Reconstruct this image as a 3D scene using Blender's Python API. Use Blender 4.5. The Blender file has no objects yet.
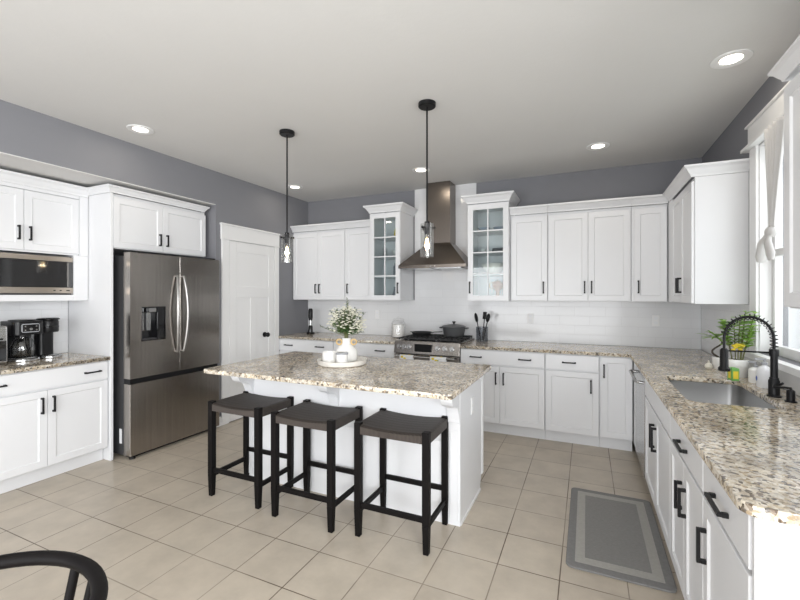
import bpy, bmesh, math, random
from mathutils import Vector, Matrix
random.seed(7)
PI = math.pi
SC = bpy.context.scene
COL = SC.collection

# ------------------------------------------------------------ camera
F_PX, YAW, CY, CAM_H = 411.0, 0.4258, 295.0, 1.4516
cd = bpy.data.cameras.new('camera'); cam = bpy.data.objects.new('camera', cd); COL.objects.link(cam)
cam.location = (0, 0, CAM_H); cam.rotation_euler = (PI/2, 0, YAW)
cd.sensor_fit = 'HORIZONTAL'; cd.sensor_width = 36; cd.lens = F_PX/800*36
cd.shift_y = -(300-CY)/800; cd.clip_start = 0.02
SC.camera = cam

# ------------------------------------------------------------ world, light, exposure
w = bpy.data.worlds.new('world'); SC.world = w; w.use_nodes = True
bg = w.node_tree.nodes['Background']; bg.inputs[0].default_value = (0.93, 0.96, 1.0, 1); bg.inputs[1].default_value = 1.6
def area(name, loc, rot, sx, sy, e, col=(1, 1, 1)):
    l = bpy.data.lights.new(name, 'AREA'); l.shape = 'RECTANGLE'; l.size = sx; l.size_y = sy; l.energy = e; l.color = col
    o = bpy.data.objects.new(name, l); COL.objects.link(o); o.location = loc; o.rotation_euler = rot
    return o
# sink window daylight, plus two added fill lamps at unseen openings behind the photographer
area('daylight_fill_rear', (-1.3, -2.75, 1.25), (PI/2, 0, 0), 4.6, 2.2, 155, (0.97, 0.985, 1.0))  # added fill lamp in the unseen rear opening
area('daylight_window', (1.30, 2.84, 1.75), (0, PI/2, 0), 1.3, 1.1, 9, (0.95, 0.98, 1.0))
area('daylight_fill_side', (1.30, -0.9, 1.65), (0, PI/2, 0), 1.5, 2.2, 165, (0.97, 0.99, 1.0))  # added fill lamp, brightens the left wall and ceiling
SC.view_settings.view_transform = 'Standard'; SC.view_settings.look = 'None'
SC.view_settings.gamma = 1; SC.view_settings.use_curve_mapping = False
SC.view_settings.exposure = 0.12

# ------------------------------------------------------------ materials
MT = {}
def nt(name):
    m = bpy.data.materials.new(name); m.use_nodes = True
    t = m.node_tree; return m, t.nodes, t.links, t.nodes['Principled BSDF']
def mat(name, col, rough=.5, metal=0, var=0.0, vs=8.0, bump=0.0, bs=60.0, spec=.5, coat=0.0, stretch=None, emis=None, es=0):
    m, n, l, b = nt(name)
    b.inputs['Base Color'].default_value = (*col, 1); b.inputs['Roughness'].default_value = rough
    b.inputs['Metallic'].default_value = metal; b.inputs['Specular IOR Level'].default_value = spec
    b.inputs['Coat Weight'].default_value = coat
    tc = n.new('ShaderNodeTexCoord'); mp = n.new('ShaderNodeMapping'); l.new(tc.outputs['Object'], mp.inputs[0])
    if stretch: mp.inputs['Scale'].default_value = stretch
    nz = n.new('ShaderNodeTexNoise'); nz.inputs['Scale'].default_value = vs; nz.inputs['Detail'].default_value = 3
    l.new(mp.outputs[0], nz.inputs['Vector'])
    mx = n.new('ShaderNodeMix'); mx.data_type = 'RGBA'
    mx.inputs['A'].default_value = (*[max(0, c*(1-var)) for c in col], 1); mx.inputs['B'].default_value = (*[min(1, c*(1+var)) for c in col], 1)
    l.new(nz.outputs['Fac'], mx.inputs['Factor']); l.new(mx.outputs['Result'], b.inputs['Base Color'])
    if bump:
        nb = n.new('ShaderNodeTexNoise'); nb.inputs['Scale'].default_value = bs; nb.inputs['Detail'].default_value = 4
        l.new(mp.outputs[0], nb.inputs['Vector'])
        bp = n.new('ShaderNodeBump'); bp.inputs['Strength'].default_value = bump; bp.inputs['Distance'].default_value = .005
        l.new(nb.outputs['Fac'], bp.inputs['Height']); l.new(bp.outputs[0], b.inputs['Normal'])
    if emis: b.inputs['Emission Color'].default_value = (*emis, 1); b.inputs['Emission Strength'].default_value = es
    MT[name] = m; return m
mat('white_paint', (.755, .76, .775), .32, var=.01)
mat('white_trim', (.82, .82, .82), .4, var=.01)
mat('wall_paint', (.215, .217, .235), .7, var=.02, bump=.1, bs=200)
mat('ceiling_paint', (.675, .67, .66), .85, var=.02, vs=3, bump=.2, bs=30)
mat('black_metal', (.006, .006, .007), .42, spec=.3, var=.1)
mat('black_wood', (.006, .005, .005), .5, spec=.12, var=.3, vs=20, stretch=(1, 1, .2))
mat('black_plastic', (.008, .008, .009), .32, spec=.3)
mat('black_gloss', (.006, .006, .007), .06)
mat('dark_glass', (.012, .012, .013), .05, spec=.8)
mat('cast_iron', (.02, .02, .021), .55, bump=.2, bs=200)
mat('pot_grey', (.075, .077, .08), .35)
mat('steel', (.36, .335, .31), .20, 1, var=.22, vs=4, bump=.04, bs=60, stretch=(14, 14, .3))
mat('steel_side', (.10, .10, .105), .45, .6)
mat('hood_steel', (.19, .165, .145), .27, 1, var=.12, vs=6, stretch=(14, 14, .4))
mat('bright_steel', (.5, .5, .5), .25, 1)
mat('handle_steel', (.33, .32, .31), .28, 1)
mat('warm_steel', (.46, .41, .36), .30, 1)
mat('sink_steel', (.52, .52, .52), .30, 1, var=.08, vs=5, stretch=(1, 12, 1))
mat('ceramic_white', (.84, .83, .81), .25, var=.01)
mat('candle_white', (.86, .85, .83), .35)
mat('marble', (.80, .77, .72), .35, var=.12, vs=10)
mat('rattan', (.62, .43, .20), .6, var=.2, vs=60)
mat('leaf', (.10, .19, .06), .5, var=.35, vs=30)
mat('sage_leaf', (.13, .17, .12), .6, var=.35, vs=30)
mat('bright_leaf', (.26, .46, .08), .45, var=.35, vs=30)
mat('petal', (.80, .78, .66), .6, var=.06)
mat('yellow', (.80, .62, .05), .5)
mat('stem', (.16, .17, .07), .6)
mat('twig', (.07, .055, .04), .6)
mat('soil', (.05, .035, .025), .9, bump=.5)
mat('rug_grey', (.255, .25, .243), .95, var=.25, vs=60, bump=.6, bs=300, stretch=(1, 4, 1))
mat('rug_light', (.385, .375, .35), .95, var=.12, vs=60, bump=.5, bs=300)
mat('rug_dark', (.215, .213, .21), .95, var=.15, vs=60, bump=.5, bs=300)
mat('cloth_white', (.62, .61, .60), .9, var=.03)
mat('siding', (.75, .76, .76), .7)
mat('paper_white', (.80, .81, .83), .5)
mat('label_blue', (.10, .16, .5), .5)
mat('label_green', (.16, .42, .10), .5)
mat('garlic', (.82, .78, .68), .6)
mat('gold', (.60, .42, .2), .35, .7)
mat('copper', (.62, .30, .14), .3, .6, var=.3, vs=40)
mat('blue_china', (.30, .36, .45), .2)
mat('lamp_on', (1, .95, .85), .5, emis=(1, .93, .80), es=5)
mat('filament', (1, .8, .5), .5, emis=(1, .70, .34), es=14)
mat('lcd_grey', (.35, .36, .38), .4)
mat('red_dot', (.35, .36, .38), .4)

def glass(name, tint=(1, 1, 1), refl=.12, a=.0):
    m = bpy.data.materials.new(name); m.use_nodes = True; n, l = m.node_tree.nodes, m.node_tree.links
    n.clear(); o = n.new('ShaderNodeOutputMaterial'); t = n.new('ShaderNodeBsdfTransparent'); g = n.new('ShaderNodeBsdfGlossy')
    t.inputs[0].default_value = (*tint, 1); g.inputs['Roughness'].default_value = .03
    fr = n.new('ShaderNodeLayerWeight'); fr.inputs['Blend'].default_value = .5
    pw = n.new('ShaderNodeMath'); pw.operation = 'POWER'; pw.inputs[1].default_value = 4; l.new(fr.outputs['Facing'], pw.inputs[0])
    ad = n.new('ShaderNodeMath'); ad.operation = 'MULTIPLY_ADD'; ad.inputs[1].default_value = .6; ad.inputs[2].default_value = refl; ad.use_clamp = True
    l.new(pw.outputs[0], ad.inputs[0])
    mx = n.new('ShaderNodeMixShader'); l.new(ad.outputs[0], mx.inputs[0]); l.new(t.outputs[0], mx.inputs[1]); l.new(g.outputs[0], mx.inputs[2])
    l.new(mx.outputs[0], o.inputs[0]); MT[name] = m
glass('glass', refl=.04); glass('cab_glass', (.93, .965, .965), .05); glass('smoke_glass', (.72, .73, .75), .06)
glass('carafe_glass', (.72, .72, .72), .12); glass('lamp_glass', (.93, .93, .92), .10); glass('win_glass', refl=.02)

def granite():
    m, n, l, b = nt('granite'); b.inputs['Roughness'].default_value = .10; b.inputs['Specular IOR Level'].default_value = .6
    tc = n.new('ShaderNodeTexCoord')
    wr = n.new('ShaderNodeTexNoise'); wr.inputs['Scale'].default_value = 45; l.new(tc.outputs['Object'], wr.inputs['Vector'])
    add = n.new('ShaderNodeMix'); add.data_type = 'RGBA'; add.blend_type = 'ADD'; add.inputs['Factor'].default_value = .012
    l.new(tc.outputs['Object'], add.inputs['A']); l.new(wr.outputs['Color'], add.inputs['B'])
    vo = n.new('ShaderNodeTexVoronoi'); vo.inputs['Scale'].default_value = 86; l.new(add.outputs['Result'], vo.inputs['Vector'])
    sp = n.new('ShaderNodeSeparateColor'); l.new(vo.outputs['Color'], sp.inputs[0])
    r = n.new('ShaderNodeValToRGB'); r.color_ramp.interpolation = 'CONSTANT'
    e = r.color_ramp.elements; e[0].position = 0; e[0].color = (.035, .028, .024, 1); e[1].position = .13; e[1].color = (.13, .09, .06, 1)
    for p, c in ((.17, (.36, .28, .18)), (.29, (.58, .51, .40)), (.46, (.72, .66, .55)), (.70, (.45, .42, .38)), (.77, (.84, .80, .72)), (.93, (.62, .51, .35))):
        x = e.new(p); x.color = (*c, 1)
    l.new(sp.outputs[0], r.inputs[0])
    v2 = n.new('ShaderNodeTexVoronoi'); v2.inputs['Scale'].default_value = 190; l.new(add.outputs['Result'], v2.inputs['Vector'])
    s2 = n.new('ShaderNodeSeparateColor'); l.new(v2.outputs['Color'], s2.inputs[0])
    r2 = n.new('ShaderNodeValToRGB'); e = r2.color_ramp.elements; r2.color_ramp.interpolation = 'CONSTANT'
    e[0].color = (.05, .04, .035, 1); e[1].position = .13; e[1].color = (.45, .37, .28, 1)
    x = e.new(.4); x.color = (.66, .61, .53, 1); x = e.new(.8); x.color = (.38, .34, .30, 1)
    l.new(s2.outputs[0], r2.inputs[0])
    mx = n.new('ShaderNodeMix'); mx.data_type = 'RGBA'; mx.inputs['Factor'].default_value = .27
    l.new(r.outputs[0], mx.inputs['A']); l.new(r2.outputs[0], mx.inputs['B'])
    big = n.new('ShaderNodeTexNoise'); big.inputs['Scale'].default_value = 7; l.new(tc.outputs['Object'], big.inputs['Vector'])
    r3 = n.new('ShaderNodeValToRGB'); r3.color_ramp.elements[0].position = .35; r3.color_ramp.elements[0].color = (.74, .72, .70, 1)
    r3.color_ramp.elements[1].position = .65; r3.color_ramp.elements[1].color = (1.15, 1.12, 1.08, 1); l.new(big.outputs['Fac'], r3.inputs[0])
    mu = n.new('ShaderNodeMix'); mu.data_type = 'RGBA'; mu.blend_type = 'MULTIPLY'; mu.inputs['Factor'].default_value = 1
    l.new(mx.outputs['Result'], mu.inputs['A']); l.new(r3.outputs[0], mu.inputs['B']); l.new(mu.outputs['Result'], b.inputs['Base Color'])
    MT['granite'] = m
granite()

def brickmat(name, c1, c2, cm, W, H, mortar, off, rough, shift, axes='XY', var=.06, bumpd=.002, vs=3.0):
    m, n, l, b = nt(name); b.inputs['Roughness'].default_value = rough
    tc = n.new('ShaderNodeTexCoord'); sx = n.new('ShaderNodeSeparateXYZ'); cx = n.new('ShaderNodeCombineXYZ')
    l.new(tc.outputs['Object'], sx.inputs[0])
    l.new(sx.outputs[axes[0]], cx.inputs[0]); l.new(sx.outputs[axes[1]], cx.inputs[1])
    mp = n.new('ShaderNodeMapping'); mp.inputs['Location'].default_value = (*shift, 0); l.new(cx.outputs[0], mp.inputs[0])
    br = n.new('ShaderNodeTexBrick'); br.offset = off; br.squash = 1
    br.inputs['Scale'].default_value = 1; br.inputs['Brick Width'].default_value = W; br.inputs['Row Height'].default_value = H
    br.inputs['Mortar Size'].default_value = mortar; br.inputs['Mortar Smooth'].default_value = .2; br.inputs['Bias'].default_value = 0
    br.inputs['Color1'].default_value = (*c1, 1); br.inputs['Color2'].default_value = (*c2, 1); br.inputs['Mortar'].default_value = (*cm, 1)
    l.new(mp.outputs[0], br.inputs['Vector'])
    nz = n.new('ShaderNodeTexNoise'); nz.inputs['Scale'].default_value = vs; nz.inputs['Detail'].default_value = 6; nz.inputs['Roughness'].default_value = .6
    l.new(tc.outputs['Object'], nz.inputs['Vector'])
    gn = n.new('ShaderNodeTexNoise'); gn.inputs['Scale'].default_value = 1.3; l.new(tc.outputs['Object'], gn.inputs['Vector'])
    gm = n.new('ShaderNodeMix'); gm.data_type = 'RGBA'; gm.inputs['A'].default_value = (*cm, 1); gm.inputs['B'].default_value = (*[.5*a+.5*b_ for a, b_ in zip(cm, c1)], 1)
    gr_ = n.new('ShaderNodeMapRange'); gr_.inputs['From Min'].default_value = .42; gr_.inputs['From Max'].default_value = .60; l.new(gn.outputs['Fac'], gr_.inputs['Value'])
    l.new(gr_.outputs[0], gm.inputs['Factor']); l.new(gm.outputs['Result'], br.inputs['Mortar'])
    rr = n.new('ShaderNodeMapRange'); rr.inputs['To Min'].default_value = 1-var; rr.inputs['To Max'].default_value = 1+var
    rr.inputs['From Min'].default_value = .3; rr.inputs['From Max'].default_value = .7; l.new(nz.outputs['Fac'], rr.inputs['Value'])
    mu = n.new('ShaderNodeMix'); mu.data_type = 'RGBA'; mu.blend_type = 'MULTIPLY'; mu.inputs['Factor'].default_value = 1
    l.new(br.outputs['Color'], mu.inputs['A']); l.new(rr.outputs[0], mu.inputs['B']); l.new(mu.outputs['Result'], b.inputs['Base Color'])
    bp = n.new('ShaderNodeBump'); bp.inputs['Strength'].default_value = .5; bp.inputs['Distance'].default_value = bumpd; bp.invert = True
    l.new(br.outputs['Fac'], bp.inputs['Height']); l.new(bp.outputs[0], b.inputs['Normal'])
    MT[name] = m
brickmat('floor_tile', (.475, .415, .34), (.50, .44, .36), (.13, .095, .065), .3125, .3115, .0032, 0, .34, (.437+.3125*20, -3.484+.3115*20), 'XY', .11, .002, 5.0)
brickmat('splash_tile_back', (.74, .745, .755), (.76, .765, .775), (.67, .672, .68), .305, .1016, .0016, .5, .12, (5, .1), 'XZ', .01, .0012)
brickmat('splash_tile_side', (.74, .745, .755), (.76, .765, .775), (.67, .672, .68), .305, .1016, .0016, .5, .12, (5, .1), 'YZ', .01, .0012)
def weave():
    m, n, l, b = nt('weave'); b.inputs['Roughness'].default_value = .55
    tc = n.new('ShaderNodeTexCoord')
    ws = []
    for d in ('X', 'Y'):
        q = n.new('ShaderNodeTexWave'); q.wave_type = 'BANDS'; q.bands_direction = d; q.inputs['Scale'].default_value = 38; q.inputs['Distortion'].default_value = 1.2
        l.new(tc.outputs['Object'], q.inputs['Vector']); ws.append(q)
    mm = n.new('ShaderNodeMath'); mm.operation = 'MULTIPLY'; l.new(ws[0].outputs['Fac'], mm.inputs[0]); l.new(ws[1].outputs['Fac'], mm.inputs[1])
    r = n.new('ShaderNodeValToRGB'); r.color_ramp.elements[0].color = (.018, .014, .012, 1); r.color_ramp.elements[1].color = (.088, .068, .056, 1)
    l.new(mm.outputs[0], r.inputs[0]); l.new(r.outputs[0], b.inputs['Base Color'])
    bp = n.new('ShaderNodeBump'); bp.inputs['Strength'].default_value = .8; bp.inputs['Distance'].default_value = .003
    l.new(mm.outputs[0], bp.inputs['Height']); l.new(bp.outputs[0], b.inputs['Normal']); MT['weave'] = m
weave()

# ------------------------------------------------------------ mesh helpers
class MB:
    def __init__(s): s.bm = bmesh.new()
    def box(s, x0, x1, y0, y1, z0, z1):
        v = [s.bm.verts.new(p) for p in ((x0,y0,z0),(x1,y0,z0),(x1,y1,z0),(x0,y1,z0),(x0,y0,z1),(x1,y0,z1),(x1,y1,z1),(x0,y1,z1))]
        for f in ((0,3,2,1),(4,5,6,7),(0,1,5,4),(1,2,6,5),(2,3,7,6),(3,0,4,7)): s.bm.faces.new([v[i] for i in f])
        return s
    def prism(s, pts, axis, a, b):
        def P(p, t): return {'X': (t, p[0], p[1]), 'Y': (p[0], t, p[1]), 'Z': (p[0], p[1], t)}[axis]
        lo = [s.bm.verts.new(P(p, a)) for p in pts]; hi = [s.bm.verts.new(P(p, b)) for p in pts]
        n = len(pts)
        s.bm.faces.new(lo[::-1]); s.bm.faces.new(hi)
        for i in range(n): s.bm.faces.new((lo[i], lo[(i+1) % n], hi[(i+1) % n], hi[i]))
        return s
    def frustum(s, a, za, b, zb):
        lo = [s.bm.verts.new((x, y, za)) for x, y in ((a[0],a[2]),(a[1],a[2]),(a[1],a[3]),(a[0],a[3]))]
        hi = [s.bm.verts.new((x, y, zb)) for x, y in ((b[0],b[2]),(b[1],b[2]),(b[1],b[3]),(b[0],b[3]))]
        s.bm.faces.new(lo[::-1]); s.bm.faces.new(hi)
        for i in range(4): s.bm.faces.new((lo[i], lo[(i+1) % 4], hi[(i+1) % 4], hi[i]))
        return s
    def lathe(s, prof, cx=0, cy=0, seg=28, sx=1, sy=1):
        rings = []
        for r, z in prof:
            if r < 1e-5: rings.append([s.bm.verts.new((cx, cy, z))])
            else: rings.append([s.bm.verts.new((cx+sx*r*math.cos(2*PI*i/seg), cy+sy*r*math.sin(2*PI*i/seg), z)) for i in range(seg)])
        for a, b in zip(rings, rings[1:]):
            for i in range(seg):
                j = (i+1) % seg
                if len(a) == 1 and len(b) == 1: continue
                if len(a) == 1: s.bm.faces.new((a[0], b[j], b[i]))
                elif len(b) == 1: s.bm.faces.new((a[i], a[j], b[0]))
                else: s.bm.faces.new((a[i], a[j], b[j], b[i]))
        for rg, fl in ((rings[0], True), (rings[-1], False)):
            if len(rg) > 1: s.bm.faces.new(rg[::-1] if fl else rg)
        return s
    def tube(s, pts, r, seg=10, cap=True, flat=1.0):
        pts = [Vector(p) for p in pts]; rs = r if isinstance(r, (list, tuple)) else [r]*len(pts)
        prev = None; rings = []
        for i, p in enumerate(pts):
            t = (pts[min(i+1, len(pts)-1)]-pts[max(i-1, 0)]).normalized()
            if prev is None:
                up = Vector((0,0,1)) if abs(t.z) < .9 else Vector((1,0,0))
                n = t.cross(up).normalized()
            else: n = (prev-t*prev.dot(t)).normalized()
            prev = n; b = t.cross(n)
            rings.append([s.bm.verts.new(p+rs[i]*(n*math.cos(2*PI*k/seg)+flat*b*math.sin(2*PI*k/seg))) for k in range(seg)])
        for a, b in zip(rings, rings[1:]):
            for i in range(seg):
                j = (i+1) % seg; s.bm.faces.new((a[i], a[j], b[j], b[i]))
        if cap: s.bm.faces.new(rings[0][::-1]); s.bm.faces.new(rings[-1])
        return s
    def cyl(s, p0, p1, r, seg=20, r2=None): return s.tube([p0, p1], [r, r if r2 is None else r2], seg)
    def sphere(s, c, r, u=12, v=8, sc=(1,1,1)):
        c = Vector(c); nv = s.bm.verts.new; rx, ry, rz = [r*k for k in sc]
        T, B = nv((c.x, c.y, c.z+rz)), nv((c.x, c.y, c.z-rz)); rings = []
        for j in range(1, v):
            a = PI*j/v; rings.append([nv((c.x+rx*math.sin(a)*math.cos(2*PI*i/u), c.y+ry*math.sin(a)*math.sin(2*PI*i/u), c.z+rz*math.cos(a))) for i in range(u)])
        for i in range(u):
            k = (i+1) % u; s.bm.faces.new((T, rings[0][i], rings[0][k])); s.bm.faces.new((B, rings[-1][k], rings[-1][i]))
            for a, b in zip(rings, rings[1:]): s.bm.faces.new((a[i], b[i], b[k], a[k]))
        return s
    def quad(s, *p): s.bm.faces.new([s.bm.verts.new(q) for q in p]); return s
    def leaf(s, base, d, L, W, up=Vector((0,0,1)), bend=.25):
        d = Vector(d).normalized(); side = d.cross(up); side = side.normalized() if side.length > .01 else Vector((1,0,0))
        nn = side.cross(d); base = Vector(base); pr = []
        for t, wv in ((0, .12), (.3, .85), (.6, 1), (.85, .6)):
            c = base+d*L*t-nn*bend*L*t*t
            pr.append((s.bm.verts.new(c-side*W*wv/2+nn*W*.12), s.bm.verts.new(c), s.bm.verts.new(c+side*W*wv/2+nn*W*.12)))
        tip = s.bm.verts.new(base+d*L-nn*bend*L)
        for a, b in zip(pr, pr[1:]):
            s.bm.faces.new((a[0], a[1], b[1], b[0])); s.bm.faces.new((a[1], a[2], b[2], b[1]))
        a = pr[-1]; s.bm.faces.new((a[0], a[1], tip)); s.bm.faces.new((a[1], a[2], tip)); return s
    def sweep(s, path, prof, sgn=1):
        """closed profile (out, z) swept along an open plan path with mitred corners"""
        P = [Vector((*p, 0)) for p in path]; rings = []
        def nrm(a, b): d = (b-a).normalized(); return Vector((d.y, -d.x, 0))*sgn
        for i, p in enumerate(P):
            if i == 0: o = nrm(P[0], P[1])
            elif i == len(P)-1: o = nrm(P[-2], P[-1])
            else:
                a, b = nrm(P[i-1], p), nrm(p, P[i+1]); o = (a+b)/(1+a.dot(b))
            rings.append([s.bm.verts.new((p.x+o.x*q[0], p.y+o.y*q[0], q[1])) for q in prof])
        n = len(prof)
        for a, b in zip(rings, rings[1:]):
            for i in range(n): s.bm.faces.new((a[i], a[(i+1) % n], b[(i+1) % n], b[i]))
        s.bm.faces.new(rings[0][::-1]); s.bm.faces.new(rings[-1]); return s
    def shaker(s, x0, x1, z0, z1, y, t=.019, fr=.052, dp=.008, sl=.007, back=True):
        bm = s.bm
        def R(i, yy): return [bm.verts.new((a, yy, b)) for a, b in ((x0+i, z0+i), (x1-i, z0+i), (x1-i, z1-i), (x0+i, z1-i))]
        o = R(0, y+.002); o2 = R(.002, y); a = R(fr, y); b = R(fr+sl, y+dp); bk = R(0, y+t)
        for u, v in ((bk, o), (o, o2), (o2, a), (a, b)):
            for i in range(4): j = (i+1) % 4; bm.faces.new((u[i], u[j], v[j], v[i]))
        if back: bm.faces.new(b); bm.faces.new(bk[::-1])
        return s
    def glassframe(s, x0, x1, z0, z1, y, t=.019, fr=.052, cols=2, rows=4, mun=.014):
        s.box(x0, x0+fr, y, y+t, z0, z1); s.box(x1-fr, x1, y, y+t, z0, z1)
        s.box(x0+fr, x1-fr, y, y+t, z0, z0+fr); s.box(x0+fr, x1-fr, y, y+t, z1-fr, z1)
        for i in range(1, cols):
            c = x0+fr+(x1-x0-2*fr)*i/cols; s.box(c-mun/2, c+mun/2, y+.003, y+t-.003, z0+fr, z1-fr)
        for i in range(1, rows):
            c = z0+fr+(z1-z0-2*fr)*i/rows; s.box(x0+fr, x1-fr, y+.004, y+t-.004, c-mun/2, c+mun/2)
        return s
    def build(s, name, m, parent=None, bevel=0, smooth=None, loc=None, solid=0):
        bmesh.ops.recalc_face_normals(s.bm, faces=s.bm.faces)
        me = bpy.data.meshes.new(name); s.bm.to_mesh(me); s.bm.free()
        o = bpy.data.objects.new(name, me); COL.objects.link(o); me.materials.append(MT[m] if isinstance(m, str) else m)
        if parent is not None: o.parent = parent
        if smooth:
            for p in me.polygons: p.use_smooth = True
            try: me.set_sharp_from_angle(angle=math.radians(smooth if smooth is not True else 40))
            except Exception: pass
        if solid: md = o.modifiers.new('solid', 'SOLIDIFY'); md.thickness = solid; md.offset = -1
        if bevel:
            md = o.modifiers.new('bevel', 'BEVEL'); md.width = bevel; md.segments = 2; md.limit_method = 'ANGLE'; md.angle_limit = math.radians(40)
        if loc is not None: o.location = loc
        return o
def tag(o, label=None, cat=None, group=None, kind=None):
    if label: o['label'] = label
    if cat: o['category'] = cat
    if group: o['group'] = group
    if kind: o['kind'] = kind
    return o
def thing(name, label, cat, loc=(0,0,0), rz=0, group=None):
    o = bpy.data.objects.new(name, None); COL.objects.link(o); o.location = loc; o.rotation_euler = (0,0,rz); o.empty_display_size = .1
    return tag(o, label, cat, group)
def struct(mb, name, m, **k): return tag(mb.build(name, m, **k), kind='structure')
def copy_tree(o, parent=None):
    c = o.copy(); COL.objects.link(c)
    if parent is not None: c.parent = parent
    for ch in list(o.children):
        if ch is not c: copy_tree(ch, c)
    return c
def arc(cx, cy, r, a0, a1, n): return [(cx+r*math.cos(a0+(a1-a0)*i/n), cy+r*math.sin(a0+(a1-a0)*i/n)) for i in range(n+1)]

# ------------------------------------------------------------ dimensions
XL, XR, YB, ZC = -3.707, 1.037, 4.923, 2.81
XA = -4.43                 # back of the recess that holds the fridge wall
T = .15
CT0, CT1 = .884, .914

# ------------------------------------------------------------ room shell
struct(MB().box(XA-T, XR+T, -2.8, YB+T, -.1, 0), 'floor', 'floor_tile')
struct(MB().box(XA-T, XR+T, -2.8, YB+T, ZC, ZC+.1), 'ceiling', 'ceiling_paint')
struct(MB().box(XA-T, XR+T, YB, YB+T, 0, ZC), 'wall_back', 'wall_paint')
# left wall: flush upper part with a header over the recess
struct(MB().box(XL-T, XL, 3.275, YB, 0, ZC).box(XA, XL, .30, 3.275, 2.447, ZC).box(XA-T, XA, .15, 3.425, 0, ZC)
       .box(XA, XL-T, 3.275, 3.425, 0, ZC).box(XA, XL, .15, .30, 0, ZC).box(XL-T, XL, -2.8, .15, 0, ZC), 'wall_left', 'wall_paint')
WY0, WY1, WZ0, WZ1 = 2.22, 3.45, 1.07, 2.44
struct(MB().box(XR, XR+T, WY1, YB, 0, ZC).box(XR, XR+T, WY0, WY1, 0, WZ0).box(XR, XR+T, WY0, WY1, WZ1, ZC).box(XR, XR+T, .4, WY0, 0, ZC)
       .box(XR, XR+T, -2.1, .4, 0, .55).box(XR, XR+T, -2.1, .4, 2.4, ZC).box(XR, XR+T, -2.8, -2.1, 0, ZC), 'wall_right', 'wall_paint')
struct(MB().box(XL, -3.6, -2.8, -2.65, 0, ZC).box(.9, XR, -2.8, -2.65, 0, ZC).box(-3.6, .9, -2.8, -2.65, 2.3, ZC), 'wall_front', 'wall_paint')
f = struct(MB().box(-3.6, -3.54, -2.78, -2.67, 0, 2.3).box(.84, .9, -2.78, -2.67, 0, 2.3).box(-2.13, -2.07, -2.78, -2.67, 0, 2.3).box(-.63, -.57, -2.78, -2.67, 0, 2.3)
       .box(-3.54, .84, -2.78, -2.67, 2.24, 2.3), 'door_2', 'white_trim')
struct(MB().box(XR+.04, XR+.10, -2.1, -2.04, .55, 2.4).box(XR+.04, XR+.10, .34, .4, .55, 2.4).box(XR+.04, XR+.10, -.88, -.82, .55, 2.4)
       .box(XR+.04, XR+.10, -2.04, .34, 2.34, 2.4).box(XR+.04, XR+.10, -2.04, .34, .55, .61), 'window_2', 'white_trim')

# window over the sink
win = struct(MB().box(XR+.065, XR+.105, WY0, WY0+.05, WZ0, WZ1).box(XR+.065, XR+.105, WY1-.05, WY1, WZ0, WZ1).box(XR+.065, XR+.105, WY0+.05, WY1-.05, WZ0, WZ0+.06)
       .box(XR+.065, XR+.105, WY0+.05, WY1-.05, WZ1-.05, WZ1).box(XR+.065, XR+.105, WY0+.05, WY1-.05, 1.70, 1.745), 'window_1', 'white_trim', bevel=.003)
MB().box(XR+.083, XR+.087, WY0+.05, WY1-.05, WZ0+.06, WZ1-.05).build('pane', 'win_glass', win)
# casing: jamb liners, side legs, header with cap, stool and apron
struct(MB().box(XR-.018, XR, WY1-.005, WY1+.115, 1.03, 2.45).box(XR-.018, XR, WY0-.115, WY0+.005, 1.03, 2.45)
       .box(XR-.022, XR, WY0-.13, WY1+.13, 2.462, 2.60).box(XR-.055, XR, WY0-.16, WY1+.16, 2.44, 2.462).box(XR-.035, XR, WY0-.15, WY1+.15, 2.60, 2.615)
       .box(XR-.05, XR+.064, WY0-.13, WY1+.13, 1.03, 1.0695).box(XR, XR+.064, WY1-.012, WY1-.0005, 1.07, 2.44).box(XR, XR+.064, WY0+.0005, WY0+.012, 1.07, 2.44).box(XR, XR+.064, WY0+.013, WY1-.013, 2.428, 2.4395), 'trim_1', 'white_trim', bevel=.003)

# pantry door on the left wall
struct(MB().box(XL, XL+.02, 3.345, 3.445, 0, 2.085).box(XL, XL+.02, 4.19, 4.274, 0, 2.085).box(XL, XL+.024, 3.335, 4.276, 2.085, 2.235)
       .box(XL, XL+.04, 3.325, 4.276, 2.235, 2.255).box(XL, XL+.03, 3.335, 4.276, 2.075, 2.088), 'trim_2', 'white_trim', bevel=.003)
d = struct(MB().box(XL+.001, XL+.010, 3.447, 4.188, .01, 2.073), 'door_1', 'white_trim')
fr = MB()
for y0, y1, z0, z1 in ((3.45, 3.555, .01, 2.07), (4.08, 4.185, .01, 2.07), (3.555, 4.08, 1.95, 2.07), (3.555, 4.08, 1.42, 1.55), (3.555, 4.08, .01, .24), (3.77, 3.865, .24, 1.42)):
    fr.box(XL+.010, XL+.018, y0, y1, z0, z1)
fr.build('door_frame', 'white_trim', d, bevel=.003)
MB().lathe([(0,0),(.032,0),(.032,.008),(.012,.012),(.012,.035),(.027,.045),(.030,.058),(.022,.070),(0,.072)]).build('door_knob', 'black_metal', d, smooth=True)
k = [c for c in d.children if c.name.startswith('door_knob')][0]; k.rotation_euler = (0, PI/2, 0); k.location = (XL+.018, 4.005, .955)
struct(MB().box(XL, XL+.014, 3.277, 3.343, 0, .10), 'baseboard_left', 'white_trim')

struct(MB().box(XA, XL-.001, .301, 3.274, 2.4405, 2.4469), 'trim_6', 'ceiling_paint')
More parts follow.
